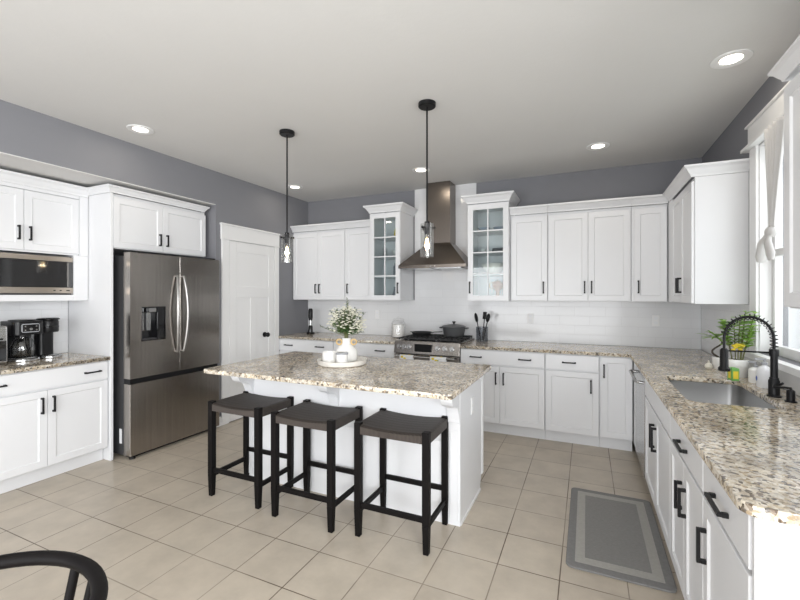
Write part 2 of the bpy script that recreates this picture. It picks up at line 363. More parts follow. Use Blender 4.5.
# backsplash tile
struct(MB().box(XL+.002, -2.02, YB-.008, YB, CT1+.001, 1.384).box(-2.02, -1.215, YB-.008, YB, .5, ZC).box(-1.215, XR-.009, YB-.008, YB, CT1+.001, 1.384), 'trim_3', 'splash_tile_back')
struct(MB().box(XR-.008, XR, 3.565, YB-.009, CT1+.001, 1.384).box(XR-.008, XR, 1.3, 3.565, CT1+.001, 1.028), 'trim_4', 'splash_tile_side')
struct(MB().box(XA, XA+.008, .44, 2.222, CT1+.001, 1.399), 'trim_5', 'splash_tile_side')

# neighbouring house seen through the window
o = MB()
for i in range(28): o.prism([(2.9, .0+i*.13), (2.9, .13+i*.13), (2.925, .0+i*.13)], 'Y', .5, 14.0)
tag(o.build('neighbouring_house_wall', 'siding'), 'pale horizontal siding of the house outside the window', 'house')
tag(MB().box(1.3, 4, -3, 8, -.12, -.02).build('lawn', 'leaf'), 'green ground outside the kitchen window', 'ground')

# ------------------------------------------------------------ cabinets
def pull(parent, c, L=.125, vertical=True, proj=.030):
    """square bar pull standing off the face; c = (x, y_face, z) at its middle, face looks to -y"""
    x, y, z = c; r = .0058; m = MB(); h = L/2
    if vertical:
        m.box(x-r, x+r, y-proj, y-proj+.012, z-h, z+h)
        for s in (-1, 1): m.box(x-r*1.25, x+r*1.25, y-proj+.012, y, z+s*(h-.007)-.007, z+s*(h-.007)+.007)
    else:
        m.box(x-h, x+h, y-proj, y-proj+.012, z-r, z+r)
        for s in (-1, 1): m.box(x+s*(h-.007)-.007, x+s*(h-.007)+.007, y-proj+.012, y, z-r*1.25, z+r*1.25)
    return m.build('handle', 'black_metal', parent, bevel=.0015)
CROWN = [(0, 0), (.006, 0), (.010, .014), (.022, .030), (.036, .052), (.050, .062), (.055, .066), (.055, .080), (0, .080)]
def crown(parent, path, z, sgn=1, k=1.0, prof=CROWN):
    return MB().sweep(path, [(a*k, z+b*k) for a, b in prof], sgn).build('crown_molding', 'white_paint', parent)
def cabinet(name, label, loc, rz, W, D, z0, z1, fronts, group=None, toe=0, cat='cabinet', openf=False):
    """local frame: x along the front, faces -y, carcass from y=.02 to y=D"""
    t = thing(name, label, cat, loc, rz, group)
    m = MB()
    zb = z0+toe
    m.box(0, W, .0205, D, zb, z1)
    m.build('carcass', 'white_paint', t, bevel=.0015)
    if toe: MB().box(0, W, .078, D, z0, zb-.001).build('toe_kick', 'white_paint', t)
    for fnt in fronts:
        kind, x0, x1, a, b = fnt[:5]; hs = fnt[5:]
        if kind == 'door':
            p = MB().shaker(x0, x1, a, b, 0).build('door', 'white_paint', t)
            for hx, hz in hs: pull(p, (hx, 0, hz), .125, True)
        else:
            p = MB().box(x0, x1, 0, .019, a, b).build('drawer_front', 'white_paint', t, bevel=.003)
            for h_ in hs: pull(p, (h_[0], 0, h_[1]), h_[2] if len(h_) > 2 else .125, False)
    return t
DR = (.727, .872); DO = (.122, .712)
g = .003
# --- back run, lower (face Y 4.284)
YF = 4.284
def lower_back(x0, x1, label, fr): return cabinet('base_cabinet', label, (x0, YF, 0), 0, x1-x0, YB-.010-YF, 0, CT0-.002, fr, toe=.112)
W1 = .855
lower_back(XL+.002, XL+.002+W1, 'white base cabinet in the far left corner, beside the pantry door',
    [('drawer', g, W1-g, *DR, (.17, .80), (.66, .80)), ('door', g, W1/2-.0015, *DO, (W1/2-.03, .63)), ('door', W1/2+.0015, W1-g, *DO, (W1/2+.03, .63))])
x0 = XL+.004+W1; W2 = -2.005-x0
lower_back(x0, x0+W2, 'white base cabinet just left of the range, behind the flower vase',
    [('drawer', g, W2-g, *DR, (.17, .80), (W2-.19, .80)), ('door', g, W2/2-.0015, *DO, (W2/2-.03, .63)), ('door', W2/2+.0015, W2-g, *DO, (W2/2+.03, .63))])
x0 = -1.232; W3 = -.374-x0
lower_back(x0, x0+W3, 'white base cabinet just right of the range, two pulls on its drawer',
    [('drawer', g, W3-g, *DR, (.17, .80), (W3-.19, .80)), ('door', g, .417, *DO, (.417-.037, .59)), ('door', .420, W3-g, *DO, (.457, .59))])
x0 = -.372; W4 = .113-x0
lower_back(x0, x0+W4, 'white back-wall base cabinet with one drawer over one wide door',
    [('drawer', .006, W4-.008, *DR, (.219, .80)), ('door', .006, W4-.008, *DO, (W4-.075, .585))])
x0 = .115; W5 = .386-x0
lower_back(x0, x0+W5, 'narrow white base cabinet with one full-height door in the right inner corner',
    [('door', .012, W5-.004, .122, .872, (.034, .742))])

# --- right run, lower (face X .389, facing -X): local x -> -Y
XF = .389
def lower_right(y1, y0, label, fr, toe=.112): return cabinet('base_cabinet', label, (XF, y1, 0), -PI/2, y1-y0, XR-.010-XF, 0, CT0-.002, fr, toe=toe)
Wd = 3.466-2.484
sb = thing('sink_cabinet', 'long white sink base cabinet with two doors and a plain false front, below the sink', 'cabinet', (XF, 3.464, 0), -PI/2)
MB().box(0, Wd, .0205, .04, .112, CT0-.002).box(0, .018, .04, XR-.010-XF, .112, CT0-.002).box(Wd-.018, Wd, .04, XR-.010-XF, .112, CT0-.002).box(.018, Wd-.018, .04, XR-.010-XF, .112, .13).build('carcass', 'white_paint', sb)
MB().box(0, Wd, .085, XR-.010-XF, 0, .111).build('toe_kick', 'white_paint', sb)
MB().box(g, Wd-g, 0, .019, *DR).build('false_front', 'white_paint', sb, bevel=.003)
p = MB().shaker(g, Wd/2-.0015, *DO, 0).build('door', 'white_paint', sb); pull(p, (Wd/2-.04, 0, .565), .15)
p = MB().shaker(Wd/2+.0015, Wd-g, *DO, 0).build('door', 'white_paint', sb); pull(p, (Wd/2+.04, 0, .565), .15)
Wc = 2.480-1.832
lower_right(2.480, 1.832, 'white base cabinet with one drawer over two narrow doors, next to the sink cabinet',
    [('drawer', g, Wc-g, *DR, (Wc/2, .787, .15)), ('door', g, Wc/2-.0015, *DO, (Wc/2-.04, .555)), ('door', Wc/2+.0015, Wc-g, *DO, (Wc/2+.04, .555))])
We = 1.830-1.354
eb = lower_right(1.830, 1.354, 'nearest white base cabinet at right, one drawer over one door, plain end panel',
    [('drawer', g, We-.012, *DR, (We/2-.01, .787, .15)), ('door', g, We-.012, *DO, (.045, .555))])
MB().box(We, We+.018, .004, XR-.010-XF, 0, CT0-.002).build('end_panel', 'white_paint', eb, bevel=.002)

# dishwasher in the corner of the right run
dw = thing('dishwasher', 'stainless steel dishwasher with a bar handle by the right inner corner', 'dishwasher', (XF, 4.068, 0), -PI/2)
MB().box(.002, .598, .03, .62, .11, CT0-.004).build('body', 'steel_side', dw)
MB().box(.003, .597, -.004, .028, .115, .872).build('front_panel', 'bright_steel', dw, bevel=.004)
MB().box(.003, .597, .06, .6, 0, .108).build('toe_kick', 'black_plastic', dw)
MB().tube([(.05, -.004, .80), (.05, -.035, .805), (.08, -.052, .805), (.52, -.052, .805), (.55, -.035, .805), (.55, -.004, .80)], .011, 10).build('handle', 'bright_steel', dw, smooth=True)
fl = MB().box(.391, .41, 4.070, 4.280, .112, CT0-.002)
tag(fl.build('corner_filler', 'white_paint'), 'narrow white filler strip between the corner cabinet and the dishwasher', 'cabinet panel')

# --- left run, lower (face X -3.81, facing +X): local x -> +Y
XLF = -3.812
def lower_left(y0, y1, label, fr, group=None): return cabinet('base_cabinet', label, (XLF, y0, 0), PI/2, y1-y0, -(XA+.001-XLF), 0, CT0-.002, fr, toe=.112, group=group)
WL = .885
def left_fr(): return [('drawer', g, WL-g, *DR, (.125, .80), (WL-.127, .80)), ('door', g, WL/2-.0015, *DO, (WL/2-.04, .60)), ('door', WL/2+.0015, WL-g, *DO, (WL/2+.035, .60))]
lower_left(1.336, 2.221, 'white base cabinet left of the fridge, under the coffee maker', left_fr())
lower_left(.448, 1.333, 'white base cabinet at the far left edge, furthest from the fridge', left_fr())

# --- tall fridge surround
fc = thing('fridge_cabinet', 'white two-door cabinet above the fridge with tall side panel and crown', 'cabinet', (-3.790, 2.227, 0), PI/2)
WF = .990
MB().box(.026, WF, .0205, -(XA+.001+3.790), 1.865, 2.350).build('carcass', 'white_paint', fc, bevel=.002)
MB().box(0, .024, .0, -(XA+.001+3.790), 0, 2.350).build('side_panel', 'white_paint', fc, bevel=.002)
p = MB().shaker(.027, .490, 1.872, 2.320, 0).build('door', 'white_paint', fc); pull(p, (.455, 0, 1.985), .115)
p = MB().shaker(.494, WF-g, 1.872, 2.320, 0).build('door', 'white_paint', fc); pull(p, (.530, 0, 1.985), .115)
crown(fc, [(0, -(XA+.003+3.790)), (0, .002), (WF-.022, .002), (WF-.022, .044)], 2.351, 1, .75)

# --- left uppers over the microwave
lu = thing('microwave_cabinet', 'white wall cabinet left of the fridge with two doors above an open microwave shelf', 'cabinet', (-4.11, 1.36, 0), PI/2)
WU = .862; DU = -(XA+.001+4.11)
m = MB().box(0, WU, .0205, DU, 1.80, 2.33).box(0, .075, .0, DU, 1.402, 1.799).box(WU-.115, WU, .0, DU, 1.402, 1.799).box(.075, WU-.115, .0, DU, 1.402, 1.452).box(.075, WU-.115, DU-.015, DU, 1.452, 1.80)
m.build('carcass', 'white_paint', lu, bevel=.002)
p = MB().shaker(g, .396, 1.815, 2.298, 0).build('door', 'white_paint', lu); pull(p, (.36, 0, 1.95), .115)
p = MB().shaker(.400, .790, 1.815, 2.298, 0).build('door', 'white_paint', lu); pull(p, (.435, 0, 1.95), .115)
MB().box(.793, WU, 0, .0195, 1.80, 2.33).box(0, .79, 0, .0195, 2.302, 2.33).build('face_frame', 'white_paint', lu)
crown(lu, [(0, .002), (WU, .002)], 2.331, 1)
# microwave
mw = thing('microwave', 'stainless steel microwave with black glass door on the open shelf', 'microwave', (-4.11, 1.440, 1.4535), PI/2)
MB().box(.003, .661, .02, .29, 0, .335).build('body', 'steel_side', mw)
MB().box(.003, .661, -.004, .0195, .285, .325).box(.003, .661, -.004, .0195, .012, .062).build('face_trim', 'warm_steel', mw, bevel=.003)
MB().box(.003, .661, -.002, .0185, .063, .284).build('glass_door', 'dark_glass', mw, bevel=.002)
MB().box(.515, .53, -.0065, -.0042, .033, .041).box(.56, .575, -.0065, -.0042, .033, .041).box(.61, .635, -.0065, -.0042, .033, .041).build('button_row', 'black_plastic', mw)

# --- back uppers
ZU0, ZU1 = 1.386, 2.315
YU = 4.567
def upper_back(name, x0, x1, label, fr): 
    return cabinet(name, label, (x0, YU, 0), 0, x1-x0, YB-.001-YU, ZU0, ZU1, fr)
DZ = (1.392, 2.285)
WA = .842
ua = upper_back('wall_cabinet', XL+.004, XL+.004+WA, 'white two-door wall cabinet in the far left corner by the grey wall',
    [('door', .01, WA/2-.0015, *DZ, (WA/2-.03, 1.535)), ('door', WA/2+.0015, WA-g, *DZ, (WA/2+.03, 1.535))])
crown(ua, [(-.0, .002), (WA, .002)], ZU1+.001, 1)
xb = XL+.006+WA; WB = -2.452-xb
ub = upper_back('wall_cabinet', xb, xb+WB, 'white single-door wall cabinet just left of the left glass-front cabinet',
    [('door', g, WB-g, *DZ, (.045, 1.535))])
crown(ub, [(0, .002), (WB, .002)], ZU1+.001, 1)
xc = -.756; WCc = .384
uc = upper_back('wall_cabinet', xc, xc+WCc, 'white single-door wall cabinet just right of the right glass-front cabinet',
    [('door', .012, WCc-g, *DZ, (WCc-.040, 1.530))])
crown(uc, [(0, .002), (WCc, .002)], ZU1+.001, 1)
xd = -.370; WD = .770
ud = upper_back('wall_cabinet', xd, xd+WD, 'white two-door wall cabinet in the middle of the right back run',
    [('door', .012, WD/2-.0015, *DZ, (WD/2-.032, 1.530)), ('door', WD/2+.0015, WD-.012, *DZ, (WD/2+.032, 1.530))])
crown(ud, [(0, .002), (WD, .002)], ZU1+.001, 1)
xe = .402; WE = .700-xe
ue = upper_back('wall_cabinet', xe, xe+WE, 'narrow white single-door wall cabinet in the right inner corner',
    [('door', .018, WE-.008, *DZ, (.055, 1.530))])
crown(ue, [(0, .002), (WE-.0, .002)], ZU1+.001, 1)
# right wall upper by the window (faces -X)
XUF = .702
uf = cabinet('wall_cabinet', 'white wall cabinet on the right wall beside the window, its plain side facing the camera', (XUF, 4.567, 0), -PI/2, 4.567-3.63, XR-.001-XUF, ZU0, ZU1,
    [('door', .17, .545, *DZ, (.510, 1.530)), ('door', .549, .932, *DZ, (.582, 1.530))])
crown(uf, [(.06, .002), (4.567-3.63, .002), (4.567-3.63, XR-.003-XUF)], ZU1+.001, 1)
MB().box(.0, .167, 0, .0195, 1.386, 2.315).build('filler_strip', 'white_paint', uf)
# near right upper cabinet
un = cabinet('wall_cabinet', 'white wall cabinet cut off by the right edge of the picture, nearest the camera', (.705, 2.095, 0), -PI/2, 1.15, XR-.001-.705, 1.400, 2.287,
    [('door', .003, .573, 1.406, 2.262, (.54, 1.545)), ('door', .577, 1.147, 1.406, 2.262, (.61, 1.545))])
crown(un, [(0, XR-.003-.705), (0, .002), (1.15, .002)], 2.292, 1, .7, )

# --- glass-front cabinets
def glass_cab(x0, x1, label, hside):
    W = x1-x0; Y0 = 4.485; D = YB-.010-Y0; z0, z1 = 1.386, 2.46
    t = thing('glass_cabinet', label, 'cabinet', (x0, Y0, 0), 0)
    MB().box(0, .018, .0205, D, z0, z1).box(W-.018, W, .0205, D, z0, z1).box(.018, W-.018, .0205, D, z0, z0+.018).box(.018, W-.018, .0205, D, z1-.018, z1).box(.018, W-.018, D-.008, D, z0+.018, z1-.018).build('carcass', 'white_paint', t)
    for zz in (1.680, 1.925, 2.170): MB().box(.019, W-.019, .03, D-.009, zz-.012, zz).build('shelf', 'white_paint', t)
    dr = MB().glassframe(.002, W-.002, z0+.004, z1-.01, 0, fr=.058).build('door', 'white_paint', t, bevel=.0015)
    MB().box(.055, W-.055, .0135, .0150, z0+.058, z1-.064).build('pane', 'cab_glass', dr)
    pull(dr, ((.026 if hside < 0 else W-.026), 0, 1.535), .13)
    crown(t, [(0, D-.006), (0, .002), (W, .002), (W, D-.006)], z1+.001, 1, 1.12)
    return t
GL = (-2.448, -2.034); GR = (-1.206, -.758)
glass_cab(*GL, 'tall white glass-front cabinet left of the range hood', 1)
glass_cab(*GR, 'tall white glass-front cabinet right of the range hood', -1)

# ------------------------------------------------------------ worktops
def slab(name, outer, holes, label, m='granite'):
    cu = bpy.data.curves.new(name, 'CURVE'); cu.dimensions = '2D'; cu.fill_mode = 'BOTH'
    for pts in [outer]+holes:
        sp = cu.splines.new('POLY'); sp.points.add(len(pts)-1); sp.use_cyclic_u = True
        for q, p in zip(sp.points, pts): q.co = (p[0], p[1], 0, 1)
    cu.extrude = .0125; cu.bevel_depth = .0025; cu.bevel_resolution = 1; cu.offset = -.0025
    o = bpy.data.objects.new(name, cu); COL.objects.link(o)
    dg = bpy.context.evaluated_depsgraph_get(); me = bpy.data.meshes.new_from_object(o.evaluated_get(dg))
    bpy.data.objects.remove(o)
    o = bpy.data.objects.new(name, me); COL.objects.link(o); me.materials.clear(); me.materials.append(MT[m]); o.location = (0, 0, (CT0+CT1)/2)
    return tag(o, label, 'countertop')
def rrect(x0, x1, y0, y1, r, n=5):
    return arc(x1-r, y0+r, r, -PI/2, 0, n)+arc(x1-r, y1-r, r, 0, PI/2, n)+arc(x0+r, y1-r, r, PI/2, PI, n)+arc(x0+r, y0+r, r, PI, 1.5*PI, n)
YCE, XCE = 4.262, .364
sink = (.472, .868, 2.50, 3.245)
outer = [(-1.228, YCE), (XCE-.02, YCE), (XCE, YCE-.02)] + arc(XCE+.055, 1.320+.055, .055, PI, 1.5*PI, 8) + [(XR-.010, 1.320), (XR-.010, YB-.010), (-1.228, YB-.010)]
slab('granite_worktop', outer, [rrect(*sink, .06)], 'L-shaped speckled granite worktop running under the window with the sink cut in')
slab('granite_worktop', [(XL+.002, YCE), (-2.008, YCE), (-2.008, YB-.010), (XL+.002, YB-.010)], [], 'short speckled granite worktop between the pantry door wall and the range')
slab('granite_worktop', [(XA+.010, .44), (-3.787, .44), (-3.787, 2.224), (XA+.010, 2.224)], [], 'speckled granite worktop left of the fridge carrying the coffee maker')

# sink
sk = thing('kitchen_sink', 'undermount stainless steel sink basin in the right worktop', 'sink', ((sink[0]+sink[1])/2, (sink[2]+sink[3])/2, .66))
a, b_ = (sink[1]-sink[0])/2+.004, (sink[3]-sink[2])/2+.004
m = MB(); rings = []
for r_, z, ins in ((.06, .2215, -.02), (.06, .2215, 0), (.06, .20, .0), (.055, .03, .006), (.045, .008, .02), (.03, 0, .05)):
    rings.append([m.bm.verts.new((p[0], p[1], z)) for p in rrect(-a+ins, a-ins, -b_+ins, b_-ins, r_, 5)])
for r0, r1 in zip(rings, rings[1:]):
    n_ = len(r0)
    for i in range(n_): m.bm.faces.new((r0[i], r0[(i+1) % n_], r1[(i+1) % n_], r1[i]))
m.bm.faces.new(rings[-1])
m.build('basin', 'sink_steel', sk, smooth=60, solid=.0015)
MB().lathe([(0, .002), (.042, .002), (.045, .004), (.03, .005), (0, .003)]).build('drain', 'bright_steel', sk, smooth=True)

# ------------------------------------------------------------ island
isl = thing('kitchen_island', 'white kitchen island with granite top, end pilasters and scrolled corbels', 'kitchen island', (-1.605, 2.81, 0))
ix0, ix1 = -.885, .885; iy0, iy1 = -.31, .31
MB().box(ix0+.02, ix1-.02, iy0+.012, iy1-.09, 0, .10).box(ix0+.02, ix1-.02, iy0+.012, iy1-.001, .101, CT0-.002).build('carcass', 'white_paint', isl)
MB().box(ix0+.081, ix1-.081, iy0-.0, iy0+.011, 0, CT0-.002).build('seating_panel', 'white_paint', isl)
MB().box(ix0+.081, -.041, iy0-.010, iy0-.001, .505, .525).box(.041, ix1-.081, iy0-.010, iy0-.001, .505, .525).build('panel_molding', 'white_paint', isl, bevel=.003)
for s in (-1, 1):
    X = ix1 if s > 0 else ix0
    pts = [(iy0+.012, 0), (iy1-.085, 0), (iy1-.085, .035), (iy1-.07, .06), (iy1-.06, .10), (iy1, .10), (iy1, CT0-.002), (iy0+.012, CT0-.002)]
    MB().prism(pts, 'X', X-(.0195 if s > 0 else 0), X+(0 if s > 0 else .0195)).build('end_panel', 'white_paint', isl, bevel=.001)
    q = MB().box(X-(0 if s < 0 else .005)-(.005 if s < 0 else 0), X+.005 if s > 0 else X, iy1-.04, iy1, .102, CT0-.03)
    q.box(X if s > 0 else X-.005, X+.005 if s > 0 else X, iy0+.012, iy1-.09, 0, .018)
    q.build('end_trim', 'white_trim', isl)
def corbel_pts():
    return [(iy0-.002, CT0-.003), (iy0-.175, CT0-.003), (iy0-.165, .835), (iy0-.158, .812), (iy0-.142, .790), (iy0-.118, .776), (iy0-.088, .770),
            (iy0-.062, .764), (iy0-.044, .748), (iy0-.030, .722), (iy0-.020, .695), (iy0-.012, .672), (iy0-.012, .650), (iy0-.002, .645)]
for cx_ in (ix0+.04, -.045, ix1-.04):
    w_ = .038
    if abs(cx_) > .1:
        MB().box(cx_-.04, cx_+.04, iy0-.001, iy0+.011, 0, CT0-.003).build('pilaster', 'white_paint', isl, bevel=.001)
        MB().box(cx_-.026, cx_+.026, iy0-.008, iy0-.002, .03, .60).build('pilaster_panel', 'white_paint', isl, bevel=.003)
    MB().prism(corbel_pts(), 'X', cx_-w_, cx_+w_).build('corbel', 'white_paint', isl, bevel=.002)
o = slab('countertop', rrect(-2.545, -.660, 2.125, 3.168, .03, 4), [], None)
del o['category']; o.name = 'island_top'; o.parent = isl; o.location = (1.605, -2.81, (CT0+CT1)/2)
def outlet(name, loc, rz, label, parent=None):
    t = thing(name, label, 'outlet', loc, rz) if parent is None else None
    p = MB().box(-.035, .035, -.006, 0, -.057, .057).build('cover_plate' if t else 'outlet', 'white_trim', t or parent, bevel=.002)
    s_ = MB()
    for z in (-.024, .024): s_.box(-.016, .016, -.0075, -.0061, z-.014, z+.014)
    q = s_.build('socket', 'paper_white', t or p)
    if t is None: p.location = loc; p.rotation_euler = (0, 0, rz)
    return t or p
outlet('outlet', (.8855, -.018, .69), PI/2, None, isl)
outlet('wall_outlet', (-.588, YB-.0085, 1.185), 0, 'white wall outlet on the backsplash right of the range')
outlet('wall_outlet', (.647, YB-.0085, 1.19), 0, 'white wall outlet on the backsplash near the right corner')
outlet('wall_outlet', (-2.562, YB-.0085, 1.19), 0, 'white wall outlet on the backsplash left of the range, behind the flowers')

# ------------------------------------------------------------ refrigerator
rf = thing('refrigerator', 'dark stainless french-door refrigerator with bottom freezer drawer', 'refrigerator', (-3.632, 2.297, 0), PI/2)
RW = .962
MB().box(.010, RW-.010, .10, .775, .03, 1.80).build('cabinet_body', 'steel_side', rf, bevel=.004)
def fdoor(x0, x1, z0, z1, name='door'):
    m = MB(); pts = [(x0, .09), (x0, .003), (x0+.003, 0), (x1-.003, 0), (x1, .003), (x1, .09)]
    m.prism(pts, 'Z', z0, z1); return m.build(name, 'steel', rf, bevel=.003)
# left door with a real recess for the dispenser
hx0, hx1, hz0, hz1 = .100, .332, 1.035, 1.345
m = MB().box(0, hx0, 0, .09, .712, 1.828).box(hx1, RW/2-.0015, 0, .09, .712, 1.828).box(hx0, hx1, 0, .09, .712, hz0).box(hx0, hx1, 0, .09, hz1, 1.828).box(hx0, hx1, .075, .09, hz0, hz1)
bmesh.ops.remove_doubles(m.bm, verts=m.bm.verts, dist=1e-5)
dl = m.build('door', 'steel', rf)
dr_ = fdoor(RW/2+.0015, RW, .712, 1.828)
fz = fdoor(0, RW, .035, .665, 'freezer_drawer')
MB().box(hx0, hx1, -.003, .0, hz0, hz0+.008).box(hx0, hx1, -.003, 0, hz1-.008, hz1).box(hx0, hx0+.008, -.003, 0, hz0+.008, hz1-.008).box(hx1-.008, hx1, -.003, 0, hz0+.008, hz1-.008).box(hx0+.001, hx1-.001, .068, .0745, hz0+.001, hz1-.001).build('dispenser_frame', 'black_gloss', dl)
MB().box(hx0+.155, hx1-.009, .004, .067, hz0+.010, hz1-.010).build('dispenser_panel', 'black_gloss', dl)
MB().box(hx0+.08, hx0+.15, .012, .05, hz1-.05, hz1-.012).box(hx0+.085, hx0+.125, .055, .064, hz0+.09, hz1-.055).box(hx0+.035, hx0+.06, .055, .064, hz0+.09, hz1-.055).build('dispenser_spout', 'bright_steel', dl, bevel=.002)
MB().box(hx0+.012, hx0+.15, .006, .066, hz0+.009, hz0+.02).build('drip_tray', 'steel_side', dl)
for sx_, dd in ((-1, dl), (1, dr_)):
    xc_ = RW/2+sx_*.034; pts = []
    for i in range(17):
        t_ = i/16; pts.append((xc_+sx_*.020*math.sin(PI*t_), -.012-.038*math.sin(PI*t_)**.7, .90+.74*t_))
    MB().tube(pts, .0125, 10).cyl((xc_, .0, .905), (xc_, -.02, .905), .012).cyl((xc_, .0, 1.635), (xc_, -.02, 1.635), .012).build('handle', 'handle_steel', dd, smooth=True)
MB().box(RW/2-.0012, RW/2+.0012, .006, .088, .714, 1.82).build('seam_shade_strip', 'black_plastic', rf)  # black strip standing in for the shade in the gap between the doors
MB().box(.01, RW-.01, .02, .099, .667, .71).build('middle_gap_strip', 'black_plastic', rf)
MB().box(.04, RW-.04, .05, .12, .004, .03).build('toe_grille', 'black_plastic', rf)
MB().lathe([(.0, 0), (.025, 0), (.025, .025), (0, .025)], .045, .04).lathe([(0, 0), (.025, 0), (.025, .025), (0, .025)], RW-.045, .04).build('foot', 'black_plastic', rf)
MB().box(.03, .10, .03, .13, 1.829, 1.845).box(RW-.10, RW-.03, .03, .13, 1.829, 1.845).build('hinge_cover', 'black_plastic', rf, bevel=.004)
MB().box(.0065, .0095, .13, .16, .13, .26).build('sticker', 'paper_white', rf)

# ------------------------------------------------------------ range and hood
rg = thing('gas_range', 'stainless steel slide-in gas range with black grates and a row of knobs', 'range', (-2.003, 4.245, 0), 0)
GW = .770
MB().box(.002, GW-.002, .05, .665, .03, .905).build('body', 'steel_side', rg)
m = MB().prism([(0.0, .795), (.049, .79), (.049, .93), (.03, .93)], 'X', .0, GW); m.build('control_panel', 'steel', rg, bevel=.002)
MB().box(0, GW, .050, .668, .907, .932).build('cooktop', 'steel', rg, bevel=.003)
MB().box(.05, GW-.05, .075, .64, .933, .937).build('burner_tray', 'black_gloss', rg)
for bx in (.14, .385, .63):
    q = MB()
    x_0, x_1 = bx-.117, bx+.117
    for yy in (.085, .63): q.box(x_0, x_1, yy-.006, yy+.006, .948, .962)
    for xx in (x_0+.006, x_1-.006): q.box(xx-.006, xx+.006, .085, .63, .948, .962)
    for xx in (bx-.05, bx, bx+.05): q.box(xx-.004, xx+.004, .09, .625, .952, .962)
    for yy in (.22, .36, .50): q.box(x_0, x_1, yy-.004, yy+.004, .952, .962)
    for xx in (x_0+.006, x_1-.006):
        for yy in (.09, .625): q.box(xx-.006, xx+.006, yy-.006, yy+.006, .9375, .95)
    q.build('grate', 'cast_iron', rg)
    for yy in (.22, .50): MB().lathe([(0,.9375),(.04,.9375),(.04,.946),(.028,.950),(0,.950)], bx, yy).build('burner', 'cast_iron', rg)
for kx in (.062, .122, .182, .522, .605, .688):
    c0 = Vector((kx, .014, .868)); nn = Vector((0, -.975, .22))
    MB().cyl(c0, c0+nn*.012, .026).cyl(c0+nn*.012, c0+nn*.034, .020, 20, .017).build('knob', 'bright_steel', rg, smooth=40)
MB().box(.255, .455, -.002, .012, .822, .905).build('display', 'black_gloss', rg, bevel=.001).rotation_euler = (0, 0, 0)
od = MB().box(.004, GW-.004, .0, .048, .19, .785).build('oven_door', 'steel', rg, bevel=.003)
MB().box(.10, GW-.10, -.003, -.0005, .30, .66).build('oven_window', 'dark_glass', od)
MB().cyl((.04, -.045, .768), (GW-.04, -.045, .768), .012).box(.06, .08, -.045, 0, .760, .776).box(GW-.08, GW-.06, -.045, 0, .760, .776).build('handle', 'bright_steel', od, smooth=40)
MB().box(.004, GW-.004, .0, .048, .035, .185).build('bottom_drawer', 'steel', rg, bevel=.003)
def towel(x0, x1, label):
    t = thing('dish_towel', label, 'towel', (-2.003+(x0+x1)/2, 4.20, .768), 0)
    W = (x1-x0)/2; m = MB(); N = 10; prof = [(-.018, -.30), (-.018, -.15), (-.018, 0), (-.013, .013), (0, .018), (.013, .013), (.018, 0), (.018, -.12), (.018, -.22)]
    g_ = [[m.bm.verts.new((-W+2*W*i/N, y+.003*math.sin(i*1.7)*(1 if z < -.01 else 0), z)) for i in range(N+1)] for y, z in prof]
    for r0, r1 in zip(g_, g_[1:]):
        for i in range(N): m.bm.faces.new((r0[i], r0[i+1], r1[i+1], r1[i]))
    o = m.build('cloth', 'paper_white', t, smooth=60, solid=.003)
    q = MB()
    for i in range(7): q.sphere((-W*.6+W*.4*(i % 4), -.0225, -.004-i*.018), .017, 10, 6, (1, .12, .8))
    for i in range(2): q.sphere((W*(-.4+.8*i), -.004, .0195), .014, 10, 6, (1, 1, .15))
    q.build('lemon_print', 'yellow', t)
    q = MB()
    for i in range(7): q.sphere((random.uniform(-W*.8, W*.8), -.0225, -.02-i*.035), .011, 8, 5, (1, .12, .6))
    q.build('leaf_print', 'bright_leaf', t)
towel(.10, .26, 'white lemon-print dish towel hanging at the left of the oven handle')
towel(.46, .64, 'white lemon-print dish towel hanging at the right of the oven handle')
hd = thing('range_hood', 'tall stainless steel chimney range hood above the range', 'range hood', (-1.618, 4.42, 0))
y1 = YB-.010-4.42
MB().frustum((-.405, .405, 0, y1), 1.802, (-.146, .146, .262, y1), 2.075).build('canopy', 'hood_steel', hd, bevel=.002)
MB().box(-.408, .408, -.003, y1, 1.765, 1.801).build('canopy_band', 'hood_steel', hd, bevel=.002)
MB().box(-.146, .146, .262, y1, 2.076, 2.42).box(-.1445, .1445, .2635, y1, 2.42, ZC-.001).build('chimney', 'hood_steel', hd, bevel=.001)
q = MB()
for i in range(3): q.cyl((-.05+i*.05, -.003, 1.783), (-.05+i*.05, -.006, 1.783), .007, 12)
q.build('button', 'bright_steel', hd)
MB().box(-.34, -.02, .04, y1-.05, 1.758, 1.764).box(.02, .34, .04, y1-.05, 1.758, 1.764).build('filter', 'bright_steel', hd)

